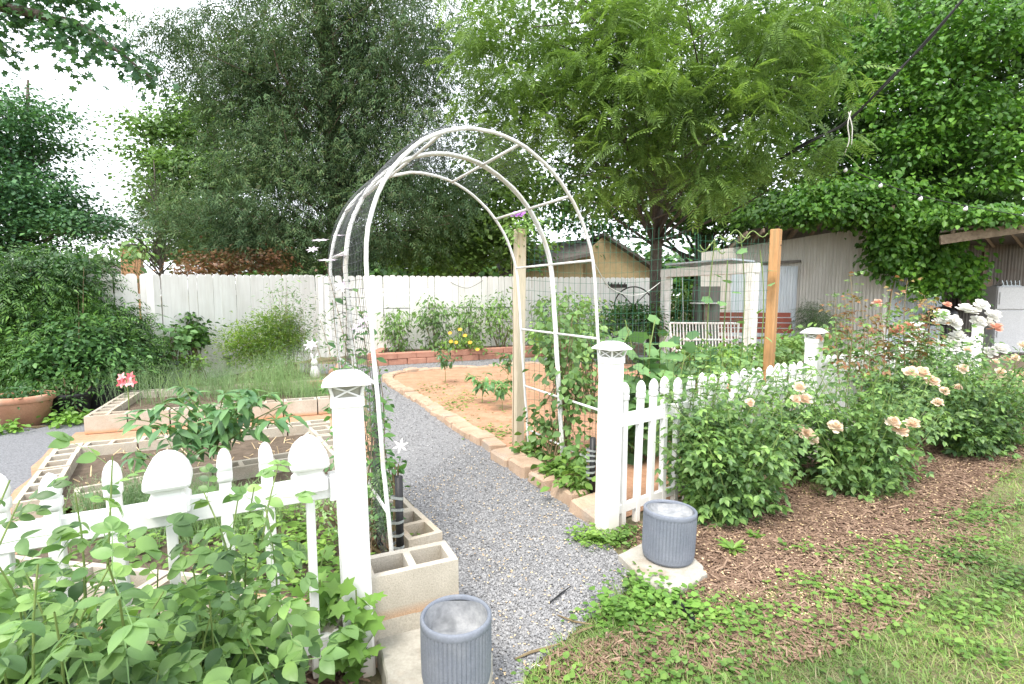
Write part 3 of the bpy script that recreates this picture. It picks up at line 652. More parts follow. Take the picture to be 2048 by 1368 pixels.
for k in range(3):
    t0, t1 = posts_t[k] + .06, posts_t[k + 1] - .06
    f = thing('picket_fence', PR + RD * t0, flabs[k], 'picket fence', 'picket fences')
    n = 19 if k == 0 else 18; zt = .96 - .02 * k
    for i in range(n):
        p = PR + RD * (t0 + (t1 - t0) * (i + .6) / n)
        picket(f, p, ra_, zt - .05 * (i / n) * (k == 0) + rng.normal() * .005, (.012 + rng.normal() * .012, rng.normal() * .012))
    for z, h in ((.72 - .02 * k, .085), (.15, .06)):
        a0, a1 = PR + RD * t0, PR + RD * t1; m = (a0 + a1) / 2
        MB().box((m[0], m[1], z), (t1 - t0, .032, h), rz(ra_), .004).build('rail', M_VINYL, f)

# ------------------------------------------------------------------ planters and slabs
def planter(c, r, h, label, tilt=(0, 0), deep=.12):
    t = thing('planter', c, label, 'planter', 'ribbed planters'); c = np.array(c, float)
    R = np.asarray(Matrix.Rotation(tilt[0], 3, 'Y') @ Matrix.Rotation(tilt[1], 3, 'X'))
    n = 192; a = np.arange(n) * 2 * PI / n; rib = 1 - .026 * (np.cos(a * 48) > .1)
    V = []; prof = [(.90, 0), (.96, .012), (.985, .04), (1.0, h * .5), (1.0, h - .028), (.995, h - .025)]
    for k, z in prof: V += [(math.cos(q) * r * k * (rb if .012 < z < h - .026 else .985), math.sin(q) * r * k * (rb if .012 < z < h - .026 else .985), z) for q, rb in zip(a, rib)]
    Fc = [(i * n + k, i * n + (k + 1) % n, (i + 1) * n + (k + 1) % n, (i + 1) * n + k) for i in range(len(prof) - 1) for k in range(n)] + [tuple(range(n - 1, -1, -1))]
    MB().add(np.array(V) @ R.T + c, Fc).build('body', M_PLANT, t)
    ro, ri = r * 1.005, r * .89
    mb = MB(); pr = [(ro * .985, h - .03), (ro, h - .026), (ro, h - .006), (ro - .006, h), (ri + .005, h), (ri, h - .006), (ri, h - .016)]
    V = []; n2 = 72; a = np.arange(n2) * 2 * PI / n2
    for q, z in pr: V += [(math.cos(x) * q, math.sin(x) * q, z) for x in a]
    mb.add(np.array(V) @ R.T + c, [(i * n2 + k, i * n2 + (k + 1) % n2, (i + 1) * n2 + (k + 1) % n2, (i + 1) * n2 + k) for i in range(len(pr) - 1) for k in range(n2)]).build('rim', M_PLANT, t, True)
    V = [(0, 0, h - deep + .012)]
    for rr, zz in ((.5, .006), (.85, 0), (1.0, .012), (1.012, deep - .014)): V += [(math.cos(x) * ri * .985 * rr, math.sin(x) * ri * .985 * rr, h - deep + zz + .006 * math.sin(3 * x)) for x in a]
    Fc = [(0, 1 + k, 1 + (k + 1) % n2) for k in range(n2)] + [(1 + i * n2 + k, 1 + (i + 1) * n2 + k, 1 + (i + 1) * n2 + (k + 1) % n2, 1 + i * n2 + (k + 1) % n2) for i in range(3) for k in range(n2)]
    MB().add(np.array(V) @ R.T + c, Fc).build('lining', M_PLANTIN, t, True); return t
def prism(name, pts, z0, z1, mat, label, cat, rough=.006):
    P = [p[:2] for p in pts]; Q = []
    for i, a in enumerate(P):
        b = P[(i + 1) % len(P)]
        for j in range(6): Q.append(a + (b - a) * j / 6 + rng.normal(size=2) * rough)
    n = len(Q); ctr = np.mean(Q, 0)
    V = [(q[0], q[1], z0) for q in Q] + [(q[0], q[1], z1 - .008) for q in Q] + [(*(q + (ctr - q) * .03), z1) for q in Q]
    Fc = [(i, (i + 1) % n, n + (i + 1) % n, n + i) for i in range(n)] + [(n + i, n + (i + 1) % n, 2 * n + (i + 1) % n, 2 * n + i) for i in range(n)] + [tuple(range(2 * n, 3 * n))]
    return tag(MB().add(V, Fc).build(name, mat), label, cat)
lc = G(912, 1228, .37)
prism('stone_slab', [G(752, 1270, .12)[:2], G(850, 1230, .12)[:2], G(960, 1215, .12)[:2], G(985, 1330, .12)[:2], G(960, 1460, .12)[:2], G(790, 1460, .12)[:2]], 0, .12, M_SLAB, 'concrete slab under the left planter beside the block bed', 'slab')
planter((lc[0], lc[1], .122), .126, .25, 'ribbed blue grey planter at the bottom edge of the photo', (0, 0), .11)
prism('stone_slab', [G(*p, .05)[:2] for p in [(1288, 1160), (1238, 1108), (1300, 1078), (1395, 1118), (1414, 1145), (1352, 1186)]], 0, .05, M_SLAB, 'pale cracked stone slab under the right planter', 'slab', .004)
planter((.865, 2.80, .052), .143, .275, 'wider ribbed blue grey planter beside the mulch bed', (.035, -.03), .05)

# ------------------------------------------------------------------ arch
A_F, B_F = np.array((-.58, 2.49, 0)), np.array((.69, 3.72, 0)); STEP = np.array((-.265, .53, 0))
TILT = np.array((-.066, 0.0, 0))
def hoop_pt(i, s):
    """i 0..2 front to rear; s 0..1 along the hoop left foot to right foot"""
    A, B = A_F + STEP * i, B_F + STEP * i; mid = (A + B) / 2; hv = (B - A) / 2; zc, rv = 1.60, .83
    L1 = zc; L2 = PI * .83; tot = 2 * L1 + L2; q = s * tot
    if q < L1: p = A + np.array((0, 0, q))
    elif q > L1 + L2: p = B + np.array((0, 0, tot - q))
    else:
        th = PI * (1 - (q - L1) / L2); p = mid + hv * math.cos(th) + np.array((0, 0, zc + rv * math.sin(th)))
    return p + TILT * p[2]
arch = thing('garden_arch', A_F, 'white metal garden arch spanning the gravel path', 'arch')
ss = np.linspace(0, 1, 71)
for i in range(3):
    offs = ((0, 0),) if i != 1 else ((0, 0), (0.045, .06))
    for j, (k, _) in enumerate(offs):
        pts = np.array([hoop_pt(i, s) - STEP * k * 1.1 for s in ss]); pts += rng.normal(size=pts.shape) * .0012
        MB().tube(pts, .0112, 8).build('hoop', M_WHITEM, arch, True)
        if j: continue
for s in (.075, .185, .30, .36, .44, .535, .62, .70, .795, .885, .955):
    for i in range(2):
        if s in (.30, ) and i == 0: continue
        a, b = hoop_pt(i, s), hoop_pt(i + 1, s); MB().tube([a, (a + b) / 2, b], .0095, 6).build('rung', M_WHITEM, arch, True)
mb = MB()
s_net = np.linspace(.03, .58, 74)
def npt(u, s): return hoop_pt(u * 2, s) if False else (hoop_pt(0, s) * (1 - u) + hoop_pt(2, s) * u)
mid_ = (A_F + B_F) / 2 + STEP
def outp(u, s, e=.018):
    p = npt(u, s); o = p - (mid_ + np.array((0, 0, min(p[2], 1.6)))); o = o - STEP * np.dot(o, STEP) / np.dot(STEP, STEP); return p + nrm(o) * (e + .012 * math.sin(u * 9 + s * 23) * math.sin(s * 11))
for u in np.linspace(0, 1, 31): mb.tube([outp(u, s) for s in s_net], .0011, 3, False)
for s in s_net: mb.tube([outp(u, s) for u in np.linspace(0, 1, 13)], .0011, 3, False)
tag(mb.build('net', M_NET, arch), kind='stuff')
def strapped_pipe(c, h, label, r=.02, straps=5, s0=.3):
    t = thing('black_pipe', c, label, 'pipe', 'black pipes tying the arch down'); c = np.array(c, float)
    MB().lathe(c, [(r, 0), (r, h), (r * .8, h), (r * .75, h - .02)], 20).build('tube', M_BLACK, t, True)
    for k in range(straps):
        z = h * (s0 + (.95 - s0) * (k + .3) / straps) * .92; a = np.linspace(0, 2 * PI, 21)
        e = .0022; mbs = MB(); V = []
        for q in a:
            zz = z + .006 * math.sin(q + k); rr = r + e
            V += [c + (math.cos(q) * rr - .022 * max(0, -math.cos(q)), math.sin(q) * rr, zz - .0075), c + (math.cos(q) * rr - .022 * max(0, -math.cos(q)), math.sin(q) * rr, zz + .0075)]
        mbs.add(V, [(2 * i, 2 * i + 2, 2 * i + 3, 2 * i + 1) for i in range(20)]).build('strap', M_STEEL, t)
pc = at(800, 1085, 2.60)
strapped_pipe((pc[0], pc[1], .05), .53, 'black pipe strapped to the left arch leg, near the gate post')
pc = at(1184, 1005, 3.62)
strapped_pipe((pc[0], pc[1], .0), .50, 'black pipe strapped to the arch leg behind the right gate post', .022, 6, .45)
pc = at(757, 940, 3.05)
strapped_pipe((pc[0], pc[1], .0), .98, 'taller black pipe behind the left gate post and net', .022, 0)

# ------------------------------------------------------------------ trellis posts and green wire mesh
def square_post(name, loc, w, h, ang, mat, label, lean=(0, 0)):
    R = np.asarray(Matrix.Rotation(lean[0], 3, 'Y') @ Matrix.Rotation(lean[1], 3, 'X') @ Matrix.Rotation(ang, 3, 'Z'))
    t = thing(name, loc, label, 'post'); c = np.array(loc, float)
    MB().lathe(c, [(w / 2, -.02), (w / 2, h - .006), (w / 2 - .006, h)], R=R, square=True).build('timber', mat, t)
    MB().lathe(c + R @ np.array((w * .2, -w / 2 - .002, h * .92)), [(.006, 0), (.006, .012)], 8).build('bolt', M_DARK, t)
WP = G(1036, 892); OP = np.array((2.80, 5.70, 0))
square_post('wooden_post', WP, .095, 2.13, .5, M_WOODW, 'weathered grey wooden post in the clay bed inside the arch', (.008, 0))
square_post('wooden_post', OP, .095, 2.20, .75, M_WOODO, 'orange new lumber post beside the porch swing frame', (.012, 0))
def wire_panel(name, A, B, hA, hB, label, dx=.055, dz=.10, mat=M_GREENW, z0=.05, sag=.05, r=.0016):
    A, B = np.asarray(A, float), np.asarray(B, float); L = np.linalg.norm(B - A); n = int(L / dx); t = thing(name, A, label, 'wire fence')
    mb = MB(); top = lambda u: hA + (hB - hA) * u - sag * math.sin(PI * u)
    nn = nrm(np.array((-(B - A)[1], (B - A)[0], 0)))
    wob = lambda u, z: nn * (.03 * math.sin(u * 14 + z * 2) + .02 * math.sin(u * 31))
    for i in range(n + 1):
        u = i / n; h = top(u); mb.tube([A + (B - A) * u + wob(u, z) + np.array((0, 0, z)) for z in np.linspace(z0, h, 5)], r, 3, False)
    tag(mb.build('vertical_wires', mat, t), kind='stuff'); mb = MB()
    for k in range(int(max(hA, hB) / dz) + 1):
        pts = [A + (B - A) * u + wob(u, z0 + k * dz) + np.array((0, 0, z0 + k * dz - sag * math.sin(PI * u) * (k * dz) / 2)) for u in np.linspace(0, 1, 22) if z0 + k * dz <= max(hA + (hB - hA) * u, .1)]
        if len(pts) > 2: mb.tube(pts, r, 3, False)
    tag(mb.build('horizontal_wires', mat, t), kind='stuff')
wire_panel('wire_trellis', WP + np.array((.05, .08, 0)), np.array((1.55, 5.0, 0)), 2.42, 2.12, 'green wire mesh trellis between the weathered post and squash leaves')
wire_panel('wire_trellis', np.array((1.60, 5.05, 0)), OP + np.array((-.04, .03, 0)), 2.11, 2.10, 'green wire mesh trellis in front of the white porch swing', sag=.02)
wire_panel('wire_cage', np.array((.30, 5.0, 0)), np.array((1.1, 4.35, 0)), 1.35, 1.3, 'fine dark netting behind the right arch legs', .04, .05, M_NET, .05, .02, .0011)
# ------------------------------------------------------------------ buildings
def corrug(A, B, z0a, z1a, z1b, mat, parent, sheets, pitch=.085, amp=.011, off=.0, z0b=None, name='tin_sheet'):
    A, B = np.asarray(A[:2], float), np.asarray(B[:2], float); d = B - A; L = np.linalg.norm(d); d /= L; nn = np.array((d[1], -d[0])); z0b = z0a if z0b is None else z0b
    for k in range(sheets):
        s0, s1 = L * k / sheets, L * (k + 1) / sheets + (.03 if k < sheets - 1 else 0); m = int((s1 - s0) / pitch * 6); V = []; lift = off + .008 * (k % 2)
        for i in range(m + 1):
            s = s0 + (s1 - s0) * i / m; w = amp * math.sin(2 * PI * s / pitch); p = A + d * s + nn * (w + lift); u = s / L
            V += [(p[0], p[1], z0a + (z0b - z0a) * u), (p[0], p[1], z1a + (z1b - z1a) * u + .01 * (k % 2))]
        MB().add(V, [(2 * i, 2 * i + 2, 2 * i + 3, 2 * i + 1) for i in range(m)]).build(name, mat, parent, True)
SL, SR = at(1400, 600, 17.6), at(1772, 600, 13.0)
shed = thing('tin_shed', (SR[0], SR[1], 0), 'corrugated tin shed with open rafters and creeper at its corner', 'shed')
corrug(SL, SR, 0, 2.90, 3.22, M_TIN, shed, 8)
dd = nrm((SR - SL)[:2]); nn = np.array((dd[1], -dd[0]))
mb = MB().box((SR[0] + nn[0] * .03, SR[1] + nn[1] * .03, 1.6), (.07, .07, 3.2), rz(math.atan2(dd[1], dd[0]))); mb.build('corner_trim', M_OLDWHITE, shed)
D0, D1 = SL[:2] + (SR - SL)[:2] * .22, SL[:2] + (SR - SL)[:2] * .60
corrug(D0, D1, .05, 2.42, 2.30, M_TINB, shed, 3, .085, .009, .07, name='door_sheet')
MB().box((*(D0 * .5 + D1 * .5 + nn * .06), 2.44), (np.linalg.norm(D1 - D0) + .1, .06, .07), rz(math.atan2(dd[1], dd[0]))).build('door_rail', M_TIND, shed)
# roof rising towards the viewer on open rafters
F0, F1 = at(1490, 470, 15.6), at(1792, 419, 11.9); W0, W1 = np.array((SL[0] + .6, SL[1] - .8, 2.98)), np.array((SR[0] + .15, SR[1], 3.28))
BK0, BK1 = W0 + (W0 - F0) * 2.2, W1 + (W1 - F1) * 2.2
V = []; m = 150
for i in range(m + 1):
    u = i / m; w = .018 * math.sin(u * 2 * PI * 50)
    for a, b in ((F0, F1), (W0, W1), (BK0, BK1)): p = a + (b - a) * u; V.append((p[0], p[1], p[2] + .13 + w))
MB().add(V, [(3 * i + j, 3 * i + 3 + j, 3 * i + 4 + j, 3 * i + 1 + j) for i in range(m) for j in range(2)]).build('roof', M_TIND, shed, True)
for k in range(8):
    u = .02 + .965 * k / 7; a, b = F0 + (F1 - F0) * u, W0 + (W1 - W0) * u + (W0 - F0) * .2; v = b - a; L = np.linalg.norm(v)
    y = v / L; x = nrm(np.cross(y, (0, 0, 1))); z = np.cross(x, y); R = np.stack((x, y, z), 1)
    MB().box((a + b) / 2 + (0, 0, .045), (.055, L, .12), R).build('rafter', M_WOODD, shed)
MB().tube([F0 + (0, 0, .11) + (W0 - F0) * .45, F1 + (0, 0, .11) + (W1 - F1) * .45], .03, 4).build('purlin', M_WOODD, shed)
# open bay beside it
bay = thing('open_lean_to', (at(1890, 600, 12.5)[0], 12.5, 0), 'dark open lean to with a timber beam beside the tin shed', 'lean-to')
corrug(at(1776, 600, 13.1), at(1885, 600, 13.7), 0, 3.0, 3.0, M_TINB, bay, 2, .085, .01)
Q0, Q1 = at(1870, 600, 15.6), at(2250, 600, 15.0)
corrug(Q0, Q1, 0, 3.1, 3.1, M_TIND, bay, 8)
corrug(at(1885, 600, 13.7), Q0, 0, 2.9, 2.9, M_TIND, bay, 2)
BA, BB = at(1880, 480, 11.6), at(2200, 434, 10.9); v = BB - BA; L = np.linalg.norm(v); y = v / L; x = nrm(np.cross(y, (0, 0, 1))); R = np.stack((x, y, np.cross(x, y)), 1)
MB().box((BA + BB) / 2, (.07, L, .20), R).build('beam', M_WOODD, bay)
V = [BA + (0, 0, .16), BB + (0, 0, .16), np.array((Q1[0], Q1[1] + .1, 2.95)), np.array((Q0[0] - .4, Q0[1] + .1, 2.95))]
V = V + [p + np.array((0, 0, .04)) for p in V]
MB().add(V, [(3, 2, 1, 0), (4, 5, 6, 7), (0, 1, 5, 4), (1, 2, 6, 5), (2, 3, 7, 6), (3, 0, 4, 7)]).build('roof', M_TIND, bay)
for k in range(6):
    a = BA + (BB - BA) * (k + .5) / 6 + (0, 0, .13); b = np.array((Q0[0] + (Q1[0] - Q0[0]) * (k + .5) / 6, 15.2, 2.88)); MB().tube([a, b], .045, 4).build('rafter', M_WOODD, bay)
MB().box(at(1962, 600, 14.9) * (1, 1, 0) + (0, 0, 1.4), (.1, .1, 2.8)).build('post', M_WOODD, bay)
MB().box(at(1950, 600, 15.1) * (1, 1, 0) + (0, 0, 1.5), (.9, .04, .9)).build('plank_panel', M_WOODD, bay)
fr = at(2010, 600, 13.6); fg = thing('refrigerator', (fr[0], fr[1], 0), 'old white two door refrigerator standing in the lean to', 'refrigerator')
fR = rz(-.25)
MB().box((fr[0], fr[1], .87), (.72, .62, 1.70), fR, .02).build('body', M_FRIDGE, fg)
for z, h in ((1.42, .56), (.58, 1.06)):
    c = np.array((fr[0], fr[1], z)) + fR @ np.array((0, -.335, 0)); dr = MB().box(c, (.71, .045, h), fR, .012).build('door', M_FRIDGE, fg)
    MB().box(c + fR @ np.array((-.3, -.035, 0)), (.03, .03, .3), fR).build('handle', M_FRIDGE, dr)
jb = thing('metal_basket', (fr[0], fr[1], 1.72), 'small grey metal basket on top of the old refrigerator', 'basket')
for k in range(5): MB().tube([np.array((fr[0] - .2 + .1 * k, fr[1] - .15, 1.72)), np.array((fr[0] - .22 + .11 * k, fr[1] - .12, 1.86)), np.array((fr[0] - .2 + .1 * k, fr[1] + .1, 1.73))], .012, 5).build('wire', M_STEEL, jb)
MB().box((fr[0], fr[1], 1.735), (.5, .3, .02)).build('base', M_STEEL, jb)
gq = at(1885, 600, 13.0); gr = thing('grill', (gq[0], gq[1], 0), 'black covered grill in the shade of the lean to', 'grill')
MB().lathe((gq[0], gq[1], .75), [(.28, 0), (.33, .12), (.34, .2)], 20).build('bowl', M_BLACK, gr, True)
MB().lathe((gq[0], gq[1], .96), [(.34, 0), (.31, .12), (.2, .22), (.03, .26)], 20).build('lid', M_BLACK, gr, True)
for a in (0.4, 2.5, 4.6): MB().tube([(gq[0] + .2 * math.cos(a), gq[1] + .2 * math.sin(a), .8), (gq[0] + .33 * math.cos(a), gq[1] + .33 * math.sin(a), 0)], .014, 6).build('leg', M_BLACK, gr)
# neighbouring houses
hs = thing('tan_house', (at(1170, 600, 21)[0], 21, 0), 'tan sided neighbouring house with grey shingle roof behind the fence', 'house')
hx0, hx1, hp = at(1160, 600, 21)[0], at(1312, 600, 21)[0], at(1205, 474, 21)
V = [(hx0, 21, 0), (hx1, 21, 0), (hx1, 21, 2.35), (hp[0], 21, hp[2]), (hx0, 21, 3.0)]; V += [(x - 1.0, y + 7, z) for x, y, z in V]
MB().add(V, [(0, 1, 2, 3, 4), (9, 8, 7, 6, 5), (1, 6, 7, 2), (0, 4, 9, 5)]).build('wall', M_TANW, hs)
def slabroof(a, b, c, d, parent, th=.12):
    V = [np.array(p, float) for p in (a, b, c, d)]; V += [p + np.array((0, 0, th)) for p in V]
    return MB().add(V, [(3, 2, 1, 0), (4, 5, 6, 7), (0, 1, 5, 4), (1, 2, 6, 5), (2, 3, 7, 6), (3, 0, 4, 7)]).build('roof', M_ROOF, parent)
slabroof((hp[0], 20.6, hp[2] + .02), (hx1 + .5, 20.6, 2.1), (hx1 - .5, 28, 2.1), (hp[0] - 1, 28, hp[2]), hs)
e0 = at(1000, 548, 20); slabroof((e0[0], 19.6, e0[2] - .1), (hx0 + .2, 19.8, 2.95), (hp[0] - .1, 22.5, hp[2]), (e0[0] - .4, 22.5, 3.3), hs)
V = [(e0[0] + .3, 20.0, 0), (hx0, 20.2, 0), (hx0, 20.2, 2.9), (e0[0] + .3, 20.0, e0[2] - .12)]; MB().add(V, [(0, 1, 2, 3)]).build('side_wall', M_TANW, hs)
for k in range(14):
    z = .3 + k * .2
    if z < 2.3: MB().box(((hx0 + hx1) / 2, 20.985, z), (hx1 - hx0, .02, .012)).build('siding_lap', M_TANW, hs)
ch = at(264, 520, 25); h2 = thing('brick_chimney_house', (ch[0], 25, 0), 'house roof with brick chimney beyond the left end of the fence', 'house')
MB().box((ch[0], 25, 1.9), (.78, .8, 3.7), rz(.5), .02).build('chimney', M_CHIM, h2)
MB().box((ch[0], 25, 3.80), (.9, .9, .14), rz(.5), .02).build('chimney_cap', M_ROOF, h2)
r0 = at(150, 522, 25); slabroof((r0[0] - 3, 24, 2.3), (ch[0] - .2, 24, 2.0), (ch[0] - .8, 27, 2.9), (r0[0] - 2.5, 27, 3.5), h2)
MB().box((r0[0] - 1.5, 25.6, 1.2), (4.6, 2.6, 2.3)).build('wall', M_BRICK, h2)
# wagon wheel and rack on the back fence
wc = at(1267, 612, 14.3); wh = thing('wagon_wheel', wc, 'dark iron wagon wheel leaning on the white fence right of the arch', 'wheel')
a = np.linspace(0, 2 * PI, 33); MB().tube([wc + np.array((math.cos(q) * .52, 0, math.sin(q) * .52)) for q in a], .02, 6, False).build('rim', M_DARK, wh, True)
for k in range(8): MB().tube([wc, wc + np.array((math.cos(k * PI / 4) * .52, 0, math.sin(k * PI / 4) * .52))], .014, 5).build('spoke', M_DARK, wh)
MB().lathe(wc + (0, -.05, -.04), [(.07, 0), (.07, .08)], 12).build('hub', M_DARK, wh)
rk = at(1230, 572, 14.55); rt = thing('hook_rack', rk, 'small dark hook rack hung on the white fence', 'rack')
MB().box(rk, (.66, .03, .1)).build('bar', M_DARK, rt)
for k in range(7): MB().tube([rk + np.array((-.28 + .09 * k, -.02, .04)), rk + np.array((-.28 + .09 * k, -.07, .09 + .02 * (k % 2)))], .014, 5).build('hook', M_DARK, rt)
# porch swing frame
S0, S1 = at(1331, 600, 11.6) * (1, 1, 0), at(1503, 600, 9.4) * (1, 1, 0); sv = nrm(S1 - S0); sa = math.atan2(sv[1], sv[0])
sw = thing('swing_frame', S0, 'weathered white timber swing frame with a thin roof board', 'swing frame')
for p in (S0, S1): MB().box(p + (0, 0, .95), (.17, .15, 1.9), rz(sa), .008).build('post', M_OLDWHITE, sw)
MB().box((S0 + S1) / 2 + (0, 0, 1.975), (np.linalg.norm(S1 - S0) + .2, .155, .18), rz(sa), .008).build('beam', M_OLDWHITE, sw)
bkv = np.array((-sv[1], sv[0], 0))
m = (S0 + S1) / 2 + bkv * .12 - sv * .1 + np.array((0, 0, 2.14)); MB().box(m, (1.9, .55, .03), rz(sa) @ np.asarray(Matrix.Rotation(-.05, 3, 'X'))).build('roof_board', M_TINB, sw)
for k, u in ((0, .22), (1, .78)):
    q = S0 + (S1 - S0) * u; MB().tube([q + (0, 0, 1.9), q + bkv * .05 + (0, 0, 1.2), q + bkv * .12 + (-.05, 0, .66)], .008, 5).build('chain', M_STEEL, sw)
# white slatted bench
bc = at(1418, 600, 10.1) * (1, 1, 0); be = thing('white_bench', bc, 'white slatted metal bench under the swing frame', 'bench'); bR = rz(-.12)
def bl(x, y, z): return bc + bR @ np.array((x, y, z))
for k in range(20):
    x = -.58 + 1.16 * k / 19; MB().tube([bl(x, -.24, .44), bl(x, .12, .43), bl(x, .22, .5), bl(x, .34, .92)], .012, 4).build('slat', M_OLDWHITE, be)
for z, y in ((.94, .34), (.62, .25), (.44, -.25)): MB().tube([bl(-.66, y, z), bl(.66, y, z)], .022, 6).build('rail', M_OLDWHITE, be)
for s in (-1, 1):
    MB().tube([bl(s * .66, -.25, .44), bl(s * .66, -.25, .66), bl(s * .66, .1, .68), bl(s * .66, .3, .68)], .02, 6).build('arm', M_OLDWHITE, be)
    for y in (-.24, .25): MB().tube([bl(s * .6, y, .44), bl(s * .63, y * 1.15, 0)], .02, 6).build('leg', M_OLDWHITE, be)
    MB().tube([bl(s * .66, .34, .94), bl(s * .62, .24, .44)], .02, 6).build('side', M_OLDWHITE, be)
rc = at(1512, 600, 13.0) * (1, 1, 0); rbn = thing('red_bench', rc, 'dark red wooden bench against the tin shed', 'bench')
for k in range(4): MB().box(rc + (0, .05 * k, .62 + .13 * k), (1.75, .03, .11), rz(-.2), .004).build('slat', M_REDB, rbn)
for k in range(4): MB().box(rc + (0, -.1 - .11 * k, .46), (1.75, .1, .03), rz(-.2), .004).build('seat_board', M_REDB, rbn)
for s in (-.8, .8):
    for y in (-.4, .05): MB().box(rc + rz(-.2) @ np.array((s, y, .23)), (.07, .07, .46), rz(-.2), .004).build('leg', M_REDB, rbn)
tc = at(1413, 600, 12.2) * (1, 1, 0); tb = thing('tray_stand', tc, 'pale tray on a timber stand behind the white bench', 'stand')
MB().box(tc + (0, 0, 1.31), (.62, .4, .03), rz(.1), .005).build('tray', M_OLDWHITE, tb); MB().box(tc + (0, 0, .65), (.1, .1, 1.3)).build('post', M_WOODD, tb); MB().box(tc + (.1, .3, 1.0), (.5, .4, 1.4), rz(.1)).build('cabinet', M_TIND, tb)
# pots on the left
def pot(name, c, r0, r1, h, mat, label, cat='pot', n=32):
    t = thing(name, c, label, cat, 'pots along the left hedge'); c = np.array(c, float)
    MB().lathe(c, [(r0, 0), (r0 + (r1 - r0) * .8, h * .78), (r1 * .97, h * .8)], n).build('body', mat, t, True)
    MB().lathe(c, [(r1 * .97, h * .79), (r1 * 1.05, h * .82), (r1 * 1.05, h * .97), (r1 * 1.02, h), (r1 * .9, h), (r1 * .88, h * .9)], n).build('rim', mat, t, True)
    MB().lathe(c, [(r1 * .89, h * .86), (r1 * .89, h * .9)], n).build('soil', M_SOIL, t); return t
p = G(48, 850); pot('terracotta_pot', p, .22, .29, .36, M_TERRA, 'wide terracotta pot on the gravel by the left hedge')
p = G(138, 832); pot('black_pot', p, .20, .25, .30, M_BLACK, 'round black nursery pot right of the terracotta pot')
def tub(name, c, w, h, ang, mat, label):
    t = thing(name, c, label, 'planter', 'pots along the left hedge'); c = np.array(c, float)
    MB().lathe(c, [(w * .42, 0), (w * .5, h * .88)], square=True, rot=ang).build('body', mat, t)
    MB().lathe(c, [(w * .54, h * .88), (w * .54, h), (w * .47, h), (w * .46, h * .9)], square=True, rot=ang).build('rim', mat, t)
    MB().lathe(c, [(w * .46, h * .9), (w * .46, h * .92)], square=True, rot=ang).build('soil', M_SOIL, t)
p = G(215, 815); tub('black_tub', p, .42, .34, .5, M_BLACK, 'square black planter tub beside the rear block bed')
p = G(352, 772); tub('grey_tub', (p[0], p[1], 0), .58, .44, .3, M_BIN, 'grey blue square planter behind the feathery plants')
p = G(432, 752); tub('grey_tub', (p[0], p[1], 0), .50, .40, .6, M_BIN, 'darker grey planter left of the yellow green bush')
# garden statue, tipped pot, brick
p = at(630, 756, 7.6); st = thing('garden_statue', p, 'small white rabbit figurine on the block bed', 'figurine')
MB().lathe(p, [(.05, 0), (.065, .03), (.07, .09), (.05, .15), (.035, .18)], 16).build('body', M_WHITEM, st, True)
MB().lathe(p + (0, 0, .17), [(.02, 0), (.045, .03), (.05, .06), (.035, .095), (.01, .11)], 14).build('head', M_WHITEM, st, True)
for s in (-1, 1): MB().tube([p + np.array((s * .02, 0, .26)), p + np.array((s * .035, .01, .32)), p + np.array((s * .05, .01, .37))], (.014, .02, .004), 6).build('ear', M_WHITEM, st, True)
p = at(662, 748, 7.6); tp = thing('small_clay_pot', p, 'small tipped clay pot beside the white figurine', 'pot')
MB().lathe(p, [(.06, 0), (.09, .13), (.105, .135), (.105, .17), (.09, .17)], 20, np.asarray(Matrix.Rotation(1.2, 3, 'Y'))).build('body', M_TERRA, tp, True)
p = at(645, 768, 7.5); tag(MB().box(p, (.42, .12, .10), rz(.3), .01).build('loose_brick', M_BRICK), 'loose red brick lying in the rear block bed', 'brick')
# sticks, drain, brick bit, wire on the gravel
for pts, r, lab in (([(1100, 1205), (1120, 1190), (1142, 1175)], .005, 'short black stick on the gravel path'), ([(1115, 1230), (1150, 1245), (1185, 1252)], .005, 'curved brown strip of bark across the gravel'), ([(1145, 1270), (1165, 1262), (1188, 1256)], .006, 'straight brown bark sliver below the curved strip'), ([(1030, 1318), (1062, 1306), (1095, 1299), (1120, 1292)], .006, 'longest brown bark strip near the bottom of the path')):
    tag(MB().tube([G(*q, .018) + (0, 0, .004 * i) for i, q in enumerate(pts)], [r * .6] + [r] * (len(pts) - 2) + [r * .4], 6).build('stick', M_CANEB if 'black' not in lab else M_BLACK), lab, 'stick', 'sticks on the gravel')
tag(MB().tube([G(*q, .02) for q in [(1062, 1335), (1072, 1328), (1085, 1335), (1098, 1330), (1105, 1322)]], .002, 5).build('wire_bit', M_ROPE), 'thin white twist of wire at the lawn edge', 'wire')
q = G(1372, 1222, .0); tag(MB().tube([G(*x, .03) for x in [(1345, 1205), (1362, 1212), (1380, 1228), (1388, 1245)]], (.016, .02, .02, .016), 8).build('black_edging', M_BLACK), 'scrap of black plastic edging in the grass', 'edging')
tag(MB().box(G(1398, 1243, .015), (.035, .03, .025), rz(.4), .006).build('brick_chip', M_ORANGEB), 'small orange brick chip beside the black plastic', 'brick chip')
q = at(1293, 1010, 3.42); tag(MB().lathe(q + (0, 0, -.05), [(.016, 0), (.016, .10), (.013, .10), (.013, .02)], 14, np.asarray(Matrix.Rotation(.25, 3, 'X'))).build('pipe_end', M_VINYL), 'short white pipe end beside the fence behind the planter', 'pipe')
